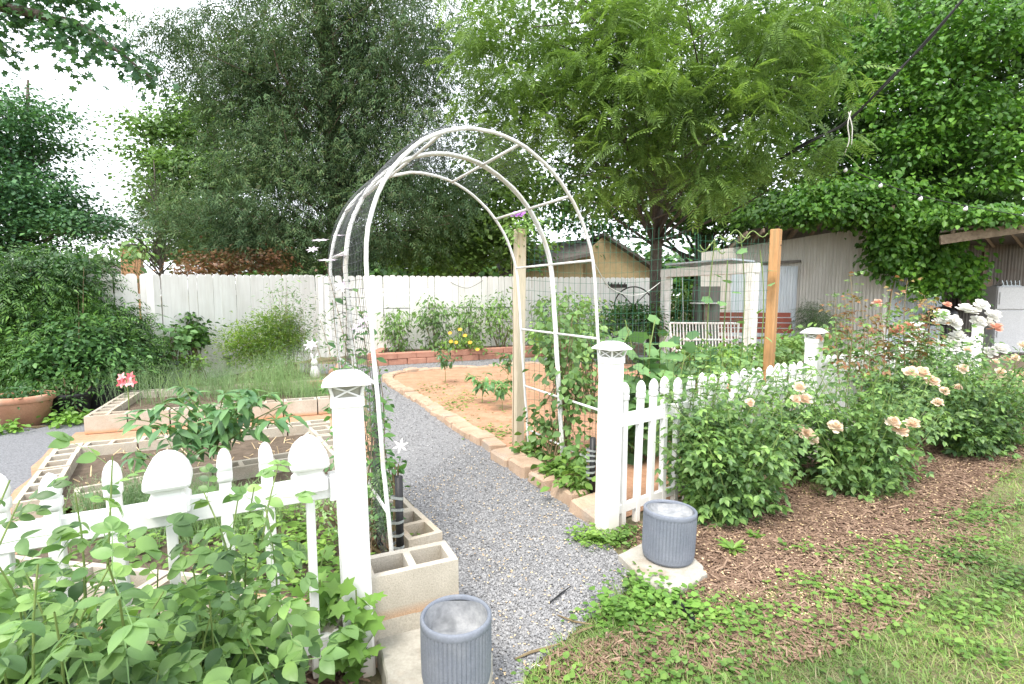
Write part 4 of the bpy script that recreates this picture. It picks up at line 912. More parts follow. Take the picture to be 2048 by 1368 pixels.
# cables and string lights
def cable(name, pts, r, mat, label, cat, n=24, parent=None):
    P = np.array(pts); t = np.linspace(0, 1, len(P)); u = np.linspace(0, 1, n)
    Q = np.stack([np.interp(u, t, P[:, k]) for k in range(3)], 1)
    for _ in range(3): Q[1:-1] = (Q[:-2] + Q[1:-1] * 2 + Q[2:]) / 4
    return MB().tube(Q, r, 6).build(name, mat, parent, True)
pw = thing('power_cable', at(1600, 298, 9.5), 'twisted black power cable crossing the trees at the upper right', 'cable')
for k in range(3):
    o = np.array((.02 * math.cos(k * 2.1), 0, .03 * math.sin(k * 2.1))); cable('strand', [at(1560, 318, 9.5) + o * .3, at(1620, 282, 9.2) + o, at(1690, 250, 9.0) - o, at(1780, 160, 8.5) + o, at(1860, 75, 8.2) - o, at(1960, -40, 7.8) + o], .016, M_BLACK, '', '', 30, pw)
rp = thing('cord_loop', at(1697, 250, 8.9), 'white cord knotted round the power cable and hanging down', 'cord')
cable('cord', [at(1702, 222, 8.9), at(1694, 250, 8.85), at(1700, 280, 8.85), at(1688, 310, 8.85)], .009, M_ROPE, '', '', 16, rp); cable('cord', [at(1697, 224, 8.9), at(1705, 255, 8.85), at(1703, 290, 8.85)], .008, M_ROPE, '', '', 16, rp)
sg = thing('string_lights', at(1840, 395, 8.5), 'black string of small white bulbs hung across the trees above the shed', 'string lights')
sp = [at(1625, 295, 9.4), at(1690, 335, 9.1), at(1760, 366, 8.8), at(1840, 392, 8.5), at(1930, 412, 8.2), at(2060, 434, 7.9), at(2150, 440, 7.7)]
cable('wire', sp, .006, M_BLACK, '', '', 40, sg)
for p in sp[1:6]:
    b = MB().lathe(p + (0, 0, -.075), [(.008, 0), (.028, .012), (.032, .03), (.024, .055), (.014, .075)], 12, np.asarray(Matrix.Rotation(.3, 3, 'Y'))).build('bulb', M_FRIDGE, sg, True)
    MB().lathe(p + (0, 0, -.02), [(.016, 0), (.016, .04)], 10).build('socket', M_BLACK, b)
fc = thing('festoon_cord', at(925, 577, 13.2), 'thin cord of lights sagging on the white back fence', 'cord')
cable('cord', [at(899, 563, 13.0), at(915, 572, 13.0), at(934, 578, 13.05), at(950, 571, 13.1), at(966, 561, 13.15)], .006, M_NET, '', '', 16, fc)
wr = thing('slack_wire', at(1250, 590, 5), 'slack pale wire strung from the arch to the trellis', 'wire')
cable('wire', [hoop_pt(0, .70), at(1215, 575, 4.2), at(1255, 592, 5.0), at(1290, 588, 5.4), at(1320, 565, 6.5)], .004, M_ROPE, '', '', 24, wr)

# ------------------------------------------------------------------ trees
def clumps(ells):
    out = []
    for c, r, n in ells:
        d = rdir(n); q = rng.random(n)[:, None] ** .42; out.append(np.asarray(c) + d * q * np.asarray(r))
    return np.vstack(out)
def crown_leaves(C, per, cr, tmpl, smin, smax, mat, parent, droop=.4, up=1.0, flat=.55, name='crown', rad=1.0):
    n = len(C) * per; c = np.repeat(C, per, 0); k = np.repeat(rng.uniform(.6, 1.35, len(C)), per)[:, None]
    off = rng.normal(size=(n, 3)) * np.array((1, 1, flat)) * cr * k; T = c + off
    ax = nrm(off * np.array((1, 1, .3)) + rng.normal(size=(n, 3)) * cr * .6) * rad + np.array((0, 0, -droop))
    no = rng.normal(size=(n, 3)) * .5 + np.array((0, 0, up))
    return stuffpart(name, scatter_mesh(name, tmpl, frames(ax, no), T, rng.uniform(smin, smax, n), mat), parent)
def limbs(mb, base, top, C, n, r0, lo=.2, sagk=.0):
    axis = np.asarray(top) - np.asarray(base)
    for i in rng.choice(len(C), min(n, len(C)), False):
        e = C[i]; f = np.clip((e[2] - base[2]) / max(axis[2], .1) - rng.uniform(.05, .25), lo, .97); s = np.asarray(base) + axis * f
        m = (s + e) / 2 + rng.normal(size=3) * .12 * np.linalg.norm(e - s) * np.array((1, 1, .5)) + np.array((0, 0, .08 * np.linalg.norm(e - s)))
        mb.tube([s, (s * .55 + m * .45), m, (m + e) / 2 + rng.normal(size=3) * .05, e], np.array((1, .8, .55, .32, .12)) * r0 * (1.15 - f * .7), 5, False)
def tree(name, label, base, top, r0, C, nl, bark, lrad, group=None, lo=.2, cat='tree'):
    t = thing(name, base, label, cat, group); mb = MB(); base, top = np.asarray(base, float), np.asarray(top, float)
    u = np.linspace(0, 1, 9); P = base + (top - base) * u[:, None] + np.cumsum(rng.normal(size=(9, 3)) * np.array((1, 1, 0)) * r0 * .25, 0)
    mb.tube(P, r0 * (1.25 - .3 * np.minimum(u * 8, 1)) * (1 - .88 * u), 12); limbs(mb, P[0], P[-1], C, nl, lrad, lo); mb.build('trunk', bark, t, True); return t
def E(px, py, Y, rx, ry, dY, n): s = Y / F; return (at(px, py, Y), (rx * s, dY, ry * s), n)

# big cedar
C = clumps([E(660, 60, 17, 240, 190, 3.2, 260), E(500, 150, 16.5, 130, 110, 2.5, 125), E(770, 160, 17, 180, 200, 3, 240), E(600, 330, 16.5, 170, 130, 2.6, 190), E(480, 440, 15.5, 140, 70, 2, 105), E(800, 400, 17, 140, 130, 2.6, 170), E(660, -200, 17.5, 210, 200, 3, 70), E(640, 490, 16.5, 150, 50, 2, 80), E(370, 90, 16, 60, 40, 1.2, 14)])
t = tree('cedar_tree', 'huge dull green cedar with feathery drooping boughs behind the white fence', at(662, 600, 17.2) * (1, 1, 0), at(650, -420, 17.5), .46, C, 90, M_BARKR, .05)
crown_leaves(C[::2], 13, .55, t_spray(9, .15, .45, .40, 13), .32, .6, L_CEDAR, t, .4, .9, .5, 'crown')
crown_leaves(C, 24, .44, t_spray(7, .26, .4, .4, 3), .2, .46, L_CEDAR, t, .45, .9, .36)
# pale maple left of the cedar, further back
C = clumps([E(400, 225, 24, 50, 40, 1.5, 36), E(350, 265, 24, 60, 35, 1.5, 40), E(310, 320, 23.5, 35, 25, 1, 16), E(400, 350, 24, 100, 60, 2.2, 90), E(320, 380, 23.5, 45, 22, 1, 20), E(345, 430, 23.5, 60, 30, 1.5, 34), E(430, 460, 24, 100, 60, 2, 80), E(520, 300, 25, 90, 140, 2, 90), E(360, 500, 23.5, 60, 25, 1, 26)])
t = tree('maple_tree', 'bright pale green maple showing left of the cedar', at(470, 600, 24) * (1, 1, 0), at(420, 210, 24), .3, C, 60, M_BARK, .06)
crown_leaves(C[rng.random(len(C)) < .75], 80, .6, t_quad(.85), .12, .25, L_MAPLE, t, .35, 1.4, .3)
# thin pine
C = clumps([E(305, 360, 20, 45, 30, .8, 20), E(335, 420, 20, 60, 60, .9, 30), E(270, 430, 19.5, 60, 40, .9, 22), E(320, 490, 20, 70, 40, 1, 24), E(240, 460, 19, 50, 30, .8, 14)])
t = tree('thin_pine', 'thin sparse pine against the white sky beside the chimney', at(325, 600, 20) * (1, 1, 0), at(306, 318, 20), .12, C, 80, M_BARK, .035)
crown_leaves(C, 13, .34, t_spray(9, .10, .3, .34, 5), .2, .45, L_CEDAR, t, .3)
# left tree
C = clumps([E(45, 265, 14.5, 80, 75, 1.6, 90), E(10, 390, 14, 120, 95, 2, 140), E(110, 420, 14, 60, 60, 1.4, 60), E(-80, 300, 14.5, 100, 140, 2, 90), E(-10, 200, 14.5, 50, 40, 1.2, 24), E(165, 445, 13.5, 36, 30, .8, 20), E(-20, 480, 13.5, 140, 50, 1.5, 90)])
t = tree('broadleaf_tree', 'blue green broadleaf tree at the left edge above the hedge', at(20, 600, 14.5) * (1, 1, 0), at(30, 150, 14.5), .25, C, 70, M_BARK, .06)
crown_leaves(C[rng.random(len(C)) < .62], 95, .44, t_quad(.7), .07, .145, L_LEFT, t, .3, 1.5, .26)
# overhanging bough, top left
C = np.vstack([np.linspace(at(-30, 20, 6.2), at(150, 55, 6.0), 22), np.linspace(at(140, 40, 6.0), at(310, 160, 5.8), 24), np.linspace(at(130, 60, 6.0), at(168, 130, 6.0), 7), np.linspace(at(20, 0, 6.2), at(190, 0, 6.0), 22), np.linspace(at(-40, 75, 6.3), at(30, 105, 6.3), 8), np.linspace(at(40, -30, 6.2), at(180, -20, 6.0), 20)]) + rng.normal(size=(103, 3)) * .06
tb_ = np.array((-8.5, 5.0, 0)); t = thing('overhanging_tree', tb_, 'dark maple bough hanging into the top left corner', 'tree')
mb = MB().tube([tb_, tb_ + (0, .1, 2.5), at(-260, -60, 6.4), at(-30, 5, 6.2), at(150, 45, 6.0), at(240, 105, 5.9), at(305, 158, 5.8)], (.3, .24, .12, .07, .035, .02, .006), 7); mb.tube([at(-260, -60, 6.4), at(20, -25, 6.2), at(190, -8, 6.0)], (.1, .05, .01), 6); mb.build('trunk', M_BARK, t, True)
crown_leaves(C, 15, .11, t_lobed(5, .5), .06, .11, L_LEFT, t, .5, 1, .8)
# walnut with long compound leaves
C = clumps([E(1120, 120, 10.5, 210, 130, 1.8, 100), E(1330, 130, 10, 240, 130, 1.6, 105), E(1520, 170, 9.6, 180, 110, 1.4, 64), E(1300, 300, 10, 230, 80, 1.4, 54), E(1080, 260, 10.8, 140, 80, 1.4, 34), E(1500, 330, 9.5, 120, 60, 1.1, 22), E(1250, -90, 10.5, 380, 120, 2, 80), E(1420, 400, 9.8, 60, 30, .8, 7), E(1200, 380, 10.2, 100, 40, .9, 12), E(1670, 280, 9.4, 40, 30, .6, 6), E(960, 100, 11, 60, 110, 1.2, 16), E(1600, 50, 9.6, 120, 60, 1, 22)])
t = tree('walnut_tree', 'bright green walnut with long feathered leaves arching over the garden', at(1311, 600, 14.0) * (1, 1, 0), at(1290, -150, 11.5), .20, C, 90, M_BARK, .045, None, .3)
crown_leaves(C[rng.random(len(C)) < .8], 13, .16, t_compound(9, .25, .27, 1.0, .006, True, .55, .12), .26, .52, L_WAL, t, .25, 1.5, .35)
# dark trees behind the shed
C = clumps([E(1850, 150, 15.5, 260, 170, 2.2, 420), E(1990, 320, 14.5, 170, 130, 1.6, 230), E(1760, 330, 16, 170, 110, 1.8, 220), E(2080, 80, 14, 150, 160, 1.6, 150), E(1650, 180, 17, 160, 160, 1.6, 170), E(1900, -80, 16, 320, 110, 2.2, 170), E(1600, 400, 17, 150, 60, 1.2, 110), E(1900, 400, 14.6, 170, 45, 1.0, 90)])
t = tree('shade_tree', 'dense dark green shade tree filling the upper right corner', at(1880, 600, 17.5) * (1, 1, 0), at(1860, -100, 16.5), .4, C, 90, M_BARK, .08)
crown_leaves(C[rng.random(len(C)) < .6], 62, .48, t_lite(.75), .085, .18, L_DARK, t, .45, 1.4, .27)
C2 = clumps([E(1900, 180, 12.8, 170, 130, .8, 60), E(2010, 330, 12.4, 80, 60, .6, 26), E(1760, 300, 13.2, 110, 60, .7, 24), E(1720, 90, 13.4, 110, 70, .7, 26), E(1960, 60, 12.6, 120, 60, .7, 30), E(1640, 425, 12.8, 130, 22, .5, 46), E(1720, 390, 12.6, 100, 30, .5, 36), E(1960, 435, 11.6, 70, 22, .4, 26)])
crown_leaves(C2, 60, .42, t_lite(.75), .08, .17, L_CREEP, t, .55, 1.3, .2, 'crown')
C = clumps([E(1560, 430, 19.5, 200, 60, 1.2, 90), E(1380, 380, 20, 160, 110, 1.4, 80), E(1200, 400, 22, 170, 90, 1.4, 90), E(1420, 180, 21, 260, 180, 2, 130), E(1120, 150, 22, 220, 200, 2, 120), E(1650, 60, 20, 180, 140, 2, 90)])
t = tree('background_tree', 'dark leafy tree seen through the walnut branches', at(1395, 600, 21) * (1, 1, 0), at(1390, 40, 21), .32, C, 60, M_BARK, .08)
crown_leaves(C, 44, .6, t_quad(.75), .15, .28, L_MID, t, .4)
C = clumps([E(930, 440, 19, 110, 90, 1.4, 150), E(880, 500, 18.5, 100, 50, 1.2, 80), E(1000, 350, 20, 80, 90, 1.2, 80), E(1010, 480, 19.5, 60, 60, 1, 60)])
t = tree('young_tree', 'fresh green young tree right of the cedar above the fence', at(940, 600, 19.5) * (1, 1, 0), at(940, 360, 19.5), .15, C, 40, M_BARK, .04)
crown_leaves(C, 34, .42, t_quad(.7), .13, .26, L_WAL, t, .4)
C = clumps([E(440, 525, 14, 70, 22, .7, 50), E(530, 520, 14.5, 50, 25, .7, 34), E(390, 540, 13.6, 40, 12, .5, 16)])
t = tree('rust_maple', 'rust red japanese maple peeking over the white fence', at(450, 600, 14.3) * (1, 1, 0), at(450, 510, 14.3), .08, C, 24, M_BARK, .025)
crown_leaves(C, 26, .2, t_lobed(5, .6), .07, .13, L_RUST, t, .4)
# far tree line
C = clumps([E(px, 545, 48, 120, 45, 3, 60) for px in range(620, 2500, 150)])
t = thing('far_trees', (0, 48, 0), 'hazy line of trees far behind the houses', 'trees'); mb = MB()
for px in range(620, 2500, 110): mb.tube([at(px, 640, 48) * (1, 1, 0), at(px + rng.normal() * 20, 540, 48)], (.25, .08), 6)
mb.build('trunk', M_BARK, t)
crown_leaves(C, 30, 1.1, t_quad(.8), .5, .9, L_MID, t, .3); t['kind'] = 'stuff'
# ------------------------------------------------------------------ plants
def leaf_objects(parent, meshes, M, T, S, name='leaf'):
    for i in range(len(T)):
        o = bpy.data.objects.new(name, meshes[i % len(meshes)]); A = np.eye(4); A[:3, :3] = M[i] * S[i]; A[:3, 3] = T[i]
        put(o, Matrix(A.tolist()), parent)
def curve(b, m, e, n=8):
    u = np.linspace(0, 1, n)[:, None]; return (1 - u) ** 2 * b + 2 * u * (1 - u) * m + u * u * e
LM = {}
def lmesh(key, tmpl, mat):
    if key not in LM: LM[key] = mkmesh('leaf', tmpl[0], tmpl[1], mat, True)
    return LM[key]
T_RL = [t_compound(2, .66, .36, 1.0, .008, False, d, .34, True) for d in (.15, .35, .55)]
T_RLF = [t_compound(2, .66, .36, 1.0, .008, 2, d, .34) for d in (.15, .35, .55)]
T_RL3 = [t_compound(3, .62, .30, 1.0, .008, False, d, .26, True) for d in (.2, .45)]
def plant_leaves(curves, per, u0, lo, hi, droop=.2, shrink=.45):
    Ms, Ts, Ss = [], [], []
    for c in curves:
        n = max(2, int(per * rng.uniform(.7, 1.3))); u = u0 + (1 - u0) * (np.arange(n) + rng.random(n) * .6) / n; u = np.minimum(u, 1)
        idx = u * (len(c) - 1); P = np.stack([np.interp(idx, np.arange(len(c)), c[:, k]) for k in range(3)], 1)
        az = np.arange(n) * 2.4 + rng.random() * 6 + rng.normal(size=n) * .4
        ax = np.stack((np.cos(az), np.sin(az), rng.uniform(-.35, .7, n) - droop + .8 * (u > .93)), 1)
        Ms.append(frames(ax, rng.normal(size=(n, 3)) * .35 + np.array((0, -.25, 1)))); Ts.append(P); Ss.append(rng.uniform(lo, hi, n) * (1 - shrink * u ** 3))
    return np.concatenate(Ms), np.concatenate(Ts), np.concatenate(Ss)
def bush(name, label, cat, base, curves, per, u0, lo, hi, tm, mat, nparts, canemat=M_CANE, cr=.005, group=None, droop=.2, extra=None, key=None, shrink=.45):
    t = thing(name, base, label, cat, group); mb = MB()
    for c in curves: mb.tube(c, np.linspace(cr, cr * .35, len(c)), 5, False)
    mb.build('stems', canemat, t, True)
    M, T, S = plant_leaves(curves, per, u0, lo, hi, droop, shrink)
    order = np.argsort(T[:, 1] + np.abs(T[:, 0]) * .2 - T[:, 2] * .8); a, b = order[:nparts], order[nparts:]
    if nparts: leaf_objects(t, [lmesh((key or name, k), q, mat) for k, q in enumerate(tm)], M[a], T[a], S[a])
    for k, q in enumerate(tm):
        s = b[k::len(tm)]
        if len(s): stuffpart('foliage', scatter_mesh('foliage', q, M[s], T[s], S[s], mat, True), t)
    return t
def canes(bases, tips, arch=.12):
    out = []
    for b, e in zip(bases, tips):
        b, e = np.asarray(b, float), np.asarray(e, float); m = (b + e) / 2 + rng.normal(size=3) * arch * np.linalg.norm(e - b) * np.array((1, 1, .2)); m[2] = b[2] + (e[2] - b[2]) * .62; out.append(curve(b, m, e))
    return out

# ---- near rose bushes at the lower left, in front of the picket fence
def near_rose(label, x0, x1, y0, y1, n, d0, d1, nparts, base, shoots=()):
    tips = [at(rng.uniform(x0, x1), y0 + (y1 - y0) * rng.random() ** 1.1, rng.uniform(d0, d1)) for _ in range(n)] + [at(*s) for s in shoots]
    bases = [np.array((base[0] + (q[0] - base[0]) * .35 + rng.normal() * .06, base[1] + (q[1] - base[1]) * .3 + rng.normal() * .04, 0)) for q in tips]
    cs = canes(bases, tips)
    return bush('rose_bush', label, 'rose bush', base, cs, 13, .28, .14, .25, T_RL + T_RL3, L_ROSE, nparts, M_CANE, .0055, 'rose bushes along the picket fence', .15, None, 'near_rose')
near_rose('leafy rose bush without blooms in the bottom left corner', -120, 330, 1110, 1420, 52, .95, 1.5, 290, np.array((-1.12, 1.15, 0)), ((225, 912, 1.42), (150, 985, 1.35), (40, 1000, 1.3), (20, 960, 1.3)))
near_rose('leafy rose bush right of the corner, shoots against the white pickets', 290, 500, 1120, 1400, 30, 1.2, 1.62, 260, np.array((-.78, 1.42, 0)), ((408, 985, 1.55), (478, 985, 1.6), (508, 975, 1.6), (556, 930, 1.62), (530, 1010, 1.6)))
# young ivy by the left gate post
iv = thing('ivy', G(665, 1330), 'bright ivy climbing at the foot of the left gate post', 'ivy')
cs = canes([G(660 + 12 * k, 1335) + (0, -.02, 0) for k in range(6)], [at(x, y, d) for x, y, d in ((650, 1100, 2.12), (690, 1085, 2.2), (640, 1160, 1.96), (712, 1180, 1.86), (705, 1270, 1.85), (610, 1180, 2.05))])
mb = MB()
for c in cs: mb.tube(c, .003, 4, False)
mb.build('stems', M_CANE, iv)
M, T, S = plant_leaves(cs, 26, .05, .05, .11, .35, .2); T += rng.normal(size=T.shape) * np.array((.03, .012, .02)); leaf_objects(iv, [lmesh(('ivy', k), t_lobed(5, .42, .06, d), L_IVY) for k, d in enumerate((.15, .3))], M, T, S)
# weeds inside the front bed
pts = np.vstack([np.column_stack((patch(G(600, 1080, .1), (.12, .2), 260), np.full(260, .09))), np.column_stack((patch(G(520, 1120, .1), (.15, .12), 200), np.full(200, .09))), np.column_stack((patch(G(640, 1120, .1), (.06, .12), 160), np.full(160, .09)))])
pts = np.vstack([pts] + [np.column_stack((patch(G(x, y, .1), (.16, .14), 130), np.full(130, .085))) for x, y in ((440, 1100), (340, 1090), (250, 1080), (180, 1060), (560, 1050), (420, 1150), (600, 1150), (100, 1060))])
ground_leaves('bed_seedlings', pts, t_leaf(.6), .02, .06, L_WEED, 'soft green seedlings in the front block bed behind the pickets', 'seedlings', .10)
def fine_plant(name, label, c, n, r, h, mat, cat='plant', w=.006, lean=.45, z0=0.1, group=None):
    t = thing(name, c, label, cat, group); az = rng.random(n) * 2 * PI; P = np.asarray(c) + np.column_stack((rng.normal(size=(n, 2)) * r, np.zeros(n)))
    ax = np.stack((np.cos(az) * lean * rng.random(n), np.sin(az) * lean * rng.random(n), np.ones(n)), 1)
    S = np.stack((np.full(n, w), rng.uniform(.5, 1, n) * h, np.full(n, h)), 1)
    tm = (np.array([(-.5, 0, 0), (.5, 0, 0), (.3, .6, -.03), (-.3, .6, -.03), (0, 1, -.1)]), [(0, 1, 2, 3), (3, 2, 4)])
    stuffpart('stems', scatter_mesh('stems', tm, frames(ax, rdir(n)), P, S, mat), t)
    k = n * 10; i = rng.integers(0, n, k); u = rng.uniform(.25, 1, k); Y = frames(ax, rdir(n))[:, :, 1][i]
    T = P[i] + Y * (u * S[i, 1])[:, None]; a2 = rdir(k) * .9 + Y * .7
    stuffpart('fronds', scatter_mesh('fronds', (np.array([(-.5, 0, 0), (.5, 0, 0), (0, 1, 0)]), [(0, 1, 2)]), frames(a2, rdir(k)), T, np.stack((np.full(k, w * .45), rng.uniform(.08, .2, k) * h, np.ones(k)), 1), mat), t)
    return t
fine_plant('dill_clump', 'feathery green clump behind the left pickets in the front bed', G(500, 1050, .09), 420, np.array((.14, .12)), .26, L_FEATH, group='feathery herbs')
fine_plant('dill_clump', 'feathery green clump seen between the two leftmost pickets', G(290, 1035, .1), 520, np.array((.22, .10)), .30, L_FEATH, group='feathery herbs')
fine_plant('dill_clump', 'feathery green herb under the large post cap', G(400, 1060, .1), 420, np.array((.13, .1)), .28, L_FEATH, group='feathery herbs')
for px, py, Y, n, r, h, lab in ((470, 800, 7.0, 330, .36, .5, 'wide feathery asparagus patch behind the pepper plant'), (560, 795, 7.2, 360, .28, .72, 'tall upright asparagus ferns left of the figurine'), (300, 805, 6.6, 90, .22, .62, 'thin wispy asparagus at the left end of the rear bed'), (400, 790, 7.2, 260, .32, .5, 'low asparagus before the grey planter'), (625, 795, 6.9, 260, .18, .35, 'short feathery asparagus beside the left gate post cap')):
    p = at(px, py, Y); p[2] = .12; fine_plant('asparagus', lab, p, n, np.array((r, r * .6)), h, L_FEATH, 'asparagus', .005, .5, group='asparagus ferns')
# sticks in the pepper bed (dry onion stalks)
t = thing('dry_stalks', G(330, 925, .1), 'pale dry onion stalks sticking out of the pepper bed', 'stalks')
for k in range(70):
    q = G(rng.uniform(150, 640), 0, .1) if False else None
    a_, b_ = rng.random(2); base = (FL * (1 - a_) + FR * a_) * (1 - b_) + (NL * (1 - a_) + NR * a_) * b_; ctr = (FL + FR + NL + NR) / 4; base = ctr + (base - ctr) * .78; base[2] = .10
    d = rdir(1)[0]; d[2] = abs(d[2]) * .8 + .15; MB().tube([base, base + d * rng.uniform(.04, .12)], (.005, .003), 4).build('stalk', M_STRAW, t)

# ---- pepper plants
def pepper(label, c, h, spread, nb, per, ls, z0=.1, group='pepper plants'):
    c = np.array(c, float); tips = []; cs = []
    fork = c + np.array((rng.normal() * .03, 0, h * .45)); cs.append(curve(c, (c + fork) / 2 + rng.normal(size=3) * .01, fork))
    for k in range(nb):
        a = k * 2.4 + rng.random(); r = spread * rng.uniform(.35, 1); e = c + np.array((r * math.cos(a), r * math.sin(a) * .7, h * (1.02 - .35 * (r / spread) ** 2) + rng.normal() * .02)); cs.append(curve(fork - (0, 0, h * .1 * rng.random()), (fork + e) / 2 + (0, 0, h * .06), e))
    t = thing('pepper_plant', c, label, 'pepper plant', group); mb = MB()
    for i, q in enumerate(cs): mb.tube(q, np.linspace(.009 if i == 0 else .006, .003, len(q)) * (h / .75), 6, False)
    mb.build('stems', M_CANE, t, True)
    M, T, S = plant_leaves(cs[1:], per, .25, ls * .55, ls, .55, .25)
    tipT = np.repeat([q[-1] for q in cs[1:]], 5, 0); az = rng.random(len(tipT)) * 2 * PI; ax = np.stack((np.cos(az), np.sin(az), rng.uniform(-.5, .4, len(tipT))), 1)
    M = np.concatenate((M, frames(ax, np.tile((0, 0, 1.0), (len(tipT), 1))))); T = np.concatenate((T, tipT)); S = np.concatenate((S, rng.uniform(.5, .9, len(tipT)) * ls))
    leaf_objects(t, [lmesh(('pep', k), t_leaf(w, .14, d), L_PEP) for k, (w, d) in enumerate(((.36, .35), (.42, .6), (.32, .2)))], M, T, S)
pp = at(440, 940, 3.75); pepper('large pepper plant with pointed leaves in the middle block bed', (pp[0], pp[1], .1), .74, .60, 22, 9, .18)
pp = at(400, 950, 3.55); pepper('smaller pepper stem leaning left beside the large pepper plant', (pp[0] - .1, pp[1], .1), .48, .34, 7, 6, .14)
for px, py, h, lab in ((965, 808, .42, 'young pepper plant with a thin stem left of the weathered post'), (1005, 822, .40, 'young pepper plant touching the weathered post'), (890, 768, .62, 'taller young pepper plant at the back of the clay bed'), (1012, 775, .55, 'distant pepper plant half behind the weathered post')):
    q = G(px, py); pepper(lab, (q[0], q[1], .01), h, .26, 8, 6, .15)

# ---- roses along the right fence
def petal_rose(seed, mat, loose=1.0):
    r = np.random.default_rng(seed); ps = []
    pet = (np.array([(0, 0, 0), (-.32, .35, .02), (-.42, .75, .12), (-.22, 1.0, .10), (.22, 1.02, .10), (.42, .72, .12), (.32, .35, .02), (0, .6, -.06)]), [(0, 7, 1), (1, 7, 2), (2, 7, 3), (3, 7, 4), (4, 7, 5), (5, 7, 6), (6, 7, 0)])
    for ring, n, el, s in ((0, 6, -.1, 1.0), (1, 6, .35, .9), (2, 6, .8, .75), (3, 5, 1.5, .6), (4, 4, 3, .45)):
        for k in range(n):
            a = 2 * PI * (k + .5 * (ring % 2)) / n + r.normal() * .2; d = np.array((math.cos(a), math.sin(a), el + r.normal() * .15)); no = np.array((-math.cos(a) * el, -math.sin(a) * el, 1.0))
            ps.append(xf(pet, (0, 0, .05 * ring), d, no, s * .55 * (1 + r.normal() * .08)))
    V, Fc = merge(ps); return mkmesh('bloom', V, Fc, mat, True)
BL = {'peach': [petal_rose(k, P_PEACH) for k in range(3)], 'white': [petal_rose(k + 5, P_WHITE) for k in range(2)], 'coral': [petal_rose(9, P_CORAL)]}
def bloom(parent, px, py, Y, size, kind):
    m = BL[kind][rng.integers(len(BL[kind]))]; R = Matrix.Rotation(rng.uniform(0, 6), 4, 'Z'); tilt = Matrix.Rotation(rng.uniform(.25, 1.0), 4, 'X')
    inst('bloom', m, parent, at(px, py, Y - .12), tilt @ R, size * .78)
def fence_rose(label, base, box, n, nparts, Yr, blooms, mat=L_ROSED, per=11, lo=.09, hi=.16, redtips=(), kind_group='rose bushes along the picket fence', stray=()):
    x0, x1, y0, y1 = box; tips = []
    for _ in range(n):
        u = rng.random(); y = y0 + (y1 - y0) * rng.random() ** .8; xm, hw = (x0 + x1) / 2, (x1 - x0) / 2; yy = (y - y0) / (y1 - y0)
        w = hw * (.55 + .45 * math.sin(PI * min(1, yy * .9 + .15))); tips.append(at(xm + rng.uniform(-w, w), y, rng.uniform(*Yr)))
    tips += [at(*s) for s in stray]
    bases = [np.array((base[0], base[1], 0)) + np.append(rng.normal(size=2) * .05, 0) for _ in tips]
    cs = canes(bases, tips, .1); t = bush('rose_bush', label, 'rose bush', base, cs, int(per * 1.5), .36, lo * 1.15, hi * 1.2, T_RLF, mat, nparts, M_CANE, .005, kind_group, .2, None, 'fence_rose' + mat.name)
    for b in blooms: bloom(t, *b)
    if redtips:
        rt = canes([at(*s[:3]) for s in redtips], [at(s[3], s[4], s[5]) for s in redtips], .05); mb = MB()
        for c in rt: mb.tube(c, np.linspace(.005, .002, len(c)), 5, False)
        mb.build('red_shoots', M_CANEB, t)
        M, T, S = plant_leaves(rt, 28, .15, .10, .17, .1, .35); h = rng.random(len(T)) < .45; stuffpart('new_leaves', scatter_mesh('new_leaves', T_RLF[0], M[h], T[h], S[h], L_ROSER), t); stuffpart('foliage', scatter_mesh('foliage', T_RLF[1], M[~h], T[~h], S[~h], L_ROSE), t)
        o = rt
    return t
fence_rose('rounded green rose bush behind the right planter with few blooms', G(1440, 1045), (1290, 1625, 715, 1015), 92, 260, (3.2, 3.95), [(1500, 805, 3.4, .07, 'peach'), (1598, 775, 3.6, .10, 'peach'), (1610, 800, 3.6, .11, 'peach'), (1590, 800, 3.6, .09, 'peach'), (1525, 955, 3.5, .06, 'peach')], L_ROSE, 9, .10, .165, (), stray=((1420, 700, 3.9), (1440, 690, 3.9), (1330, 790, 3.6), (1505, 720, 4.0)))
fence_rose('peach rose bush in bloom at the middle of the mulch bed', G(1705, 985), (1575, 1900, 690, 980), 100, 260, (3.6, 4.6), [(1612, 868, 3.9, .13, 'peach'), (1600, 862, 3.95, .12, 'peach'), (1625, 880, 3.9, .11, 'peach'), (1670, 855, 3.9, .13, 'peach'), (1785, 845, 3.8, .12, 'peach'), (1800, 862, 3.8, .14, 'peach'), (1822, 848, 3.8, .13, 'peach'), (1820, 745, 4.2, .13, 'peach'), (1842, 748, 4.2, .15, 'peach'), (1858, 762, 4.2, .12, 'peach'), (1875, 806, 4.1, .10, 'peach'), (1888, 782, 4.2, .09, 'peach'), (1866, 765, 4.15, .12, 'peach')], L_ROSE, 9, .10, .17,
           [(1700, 760, 4.5, 1690, 600, 4.6), (1740, 760, 4.6, 1735, 640, 4.8), (1790, 740, 4.7, 1800, 625, 4.9), (1840, 740, 4.8, 1835, 640, 5.0), (1690, 800, 4.4, 1700, 545, 4.6), (1680, 780, 4.4, 1672, 590, 4.6), (1720, 800, 4.5, 1720, 600, 4.7), (1780, 760, 4.7, 1785, 580, 4.9), (1810, 740, 4.8, 1815, 560, 5.0), (1850, 720, 4.9, 1848, 590, 5.0), (1770, 760, 4.7, 1760, 610, 4.9), (1830, 740, 4.9, 1870, 600, 5.1)])
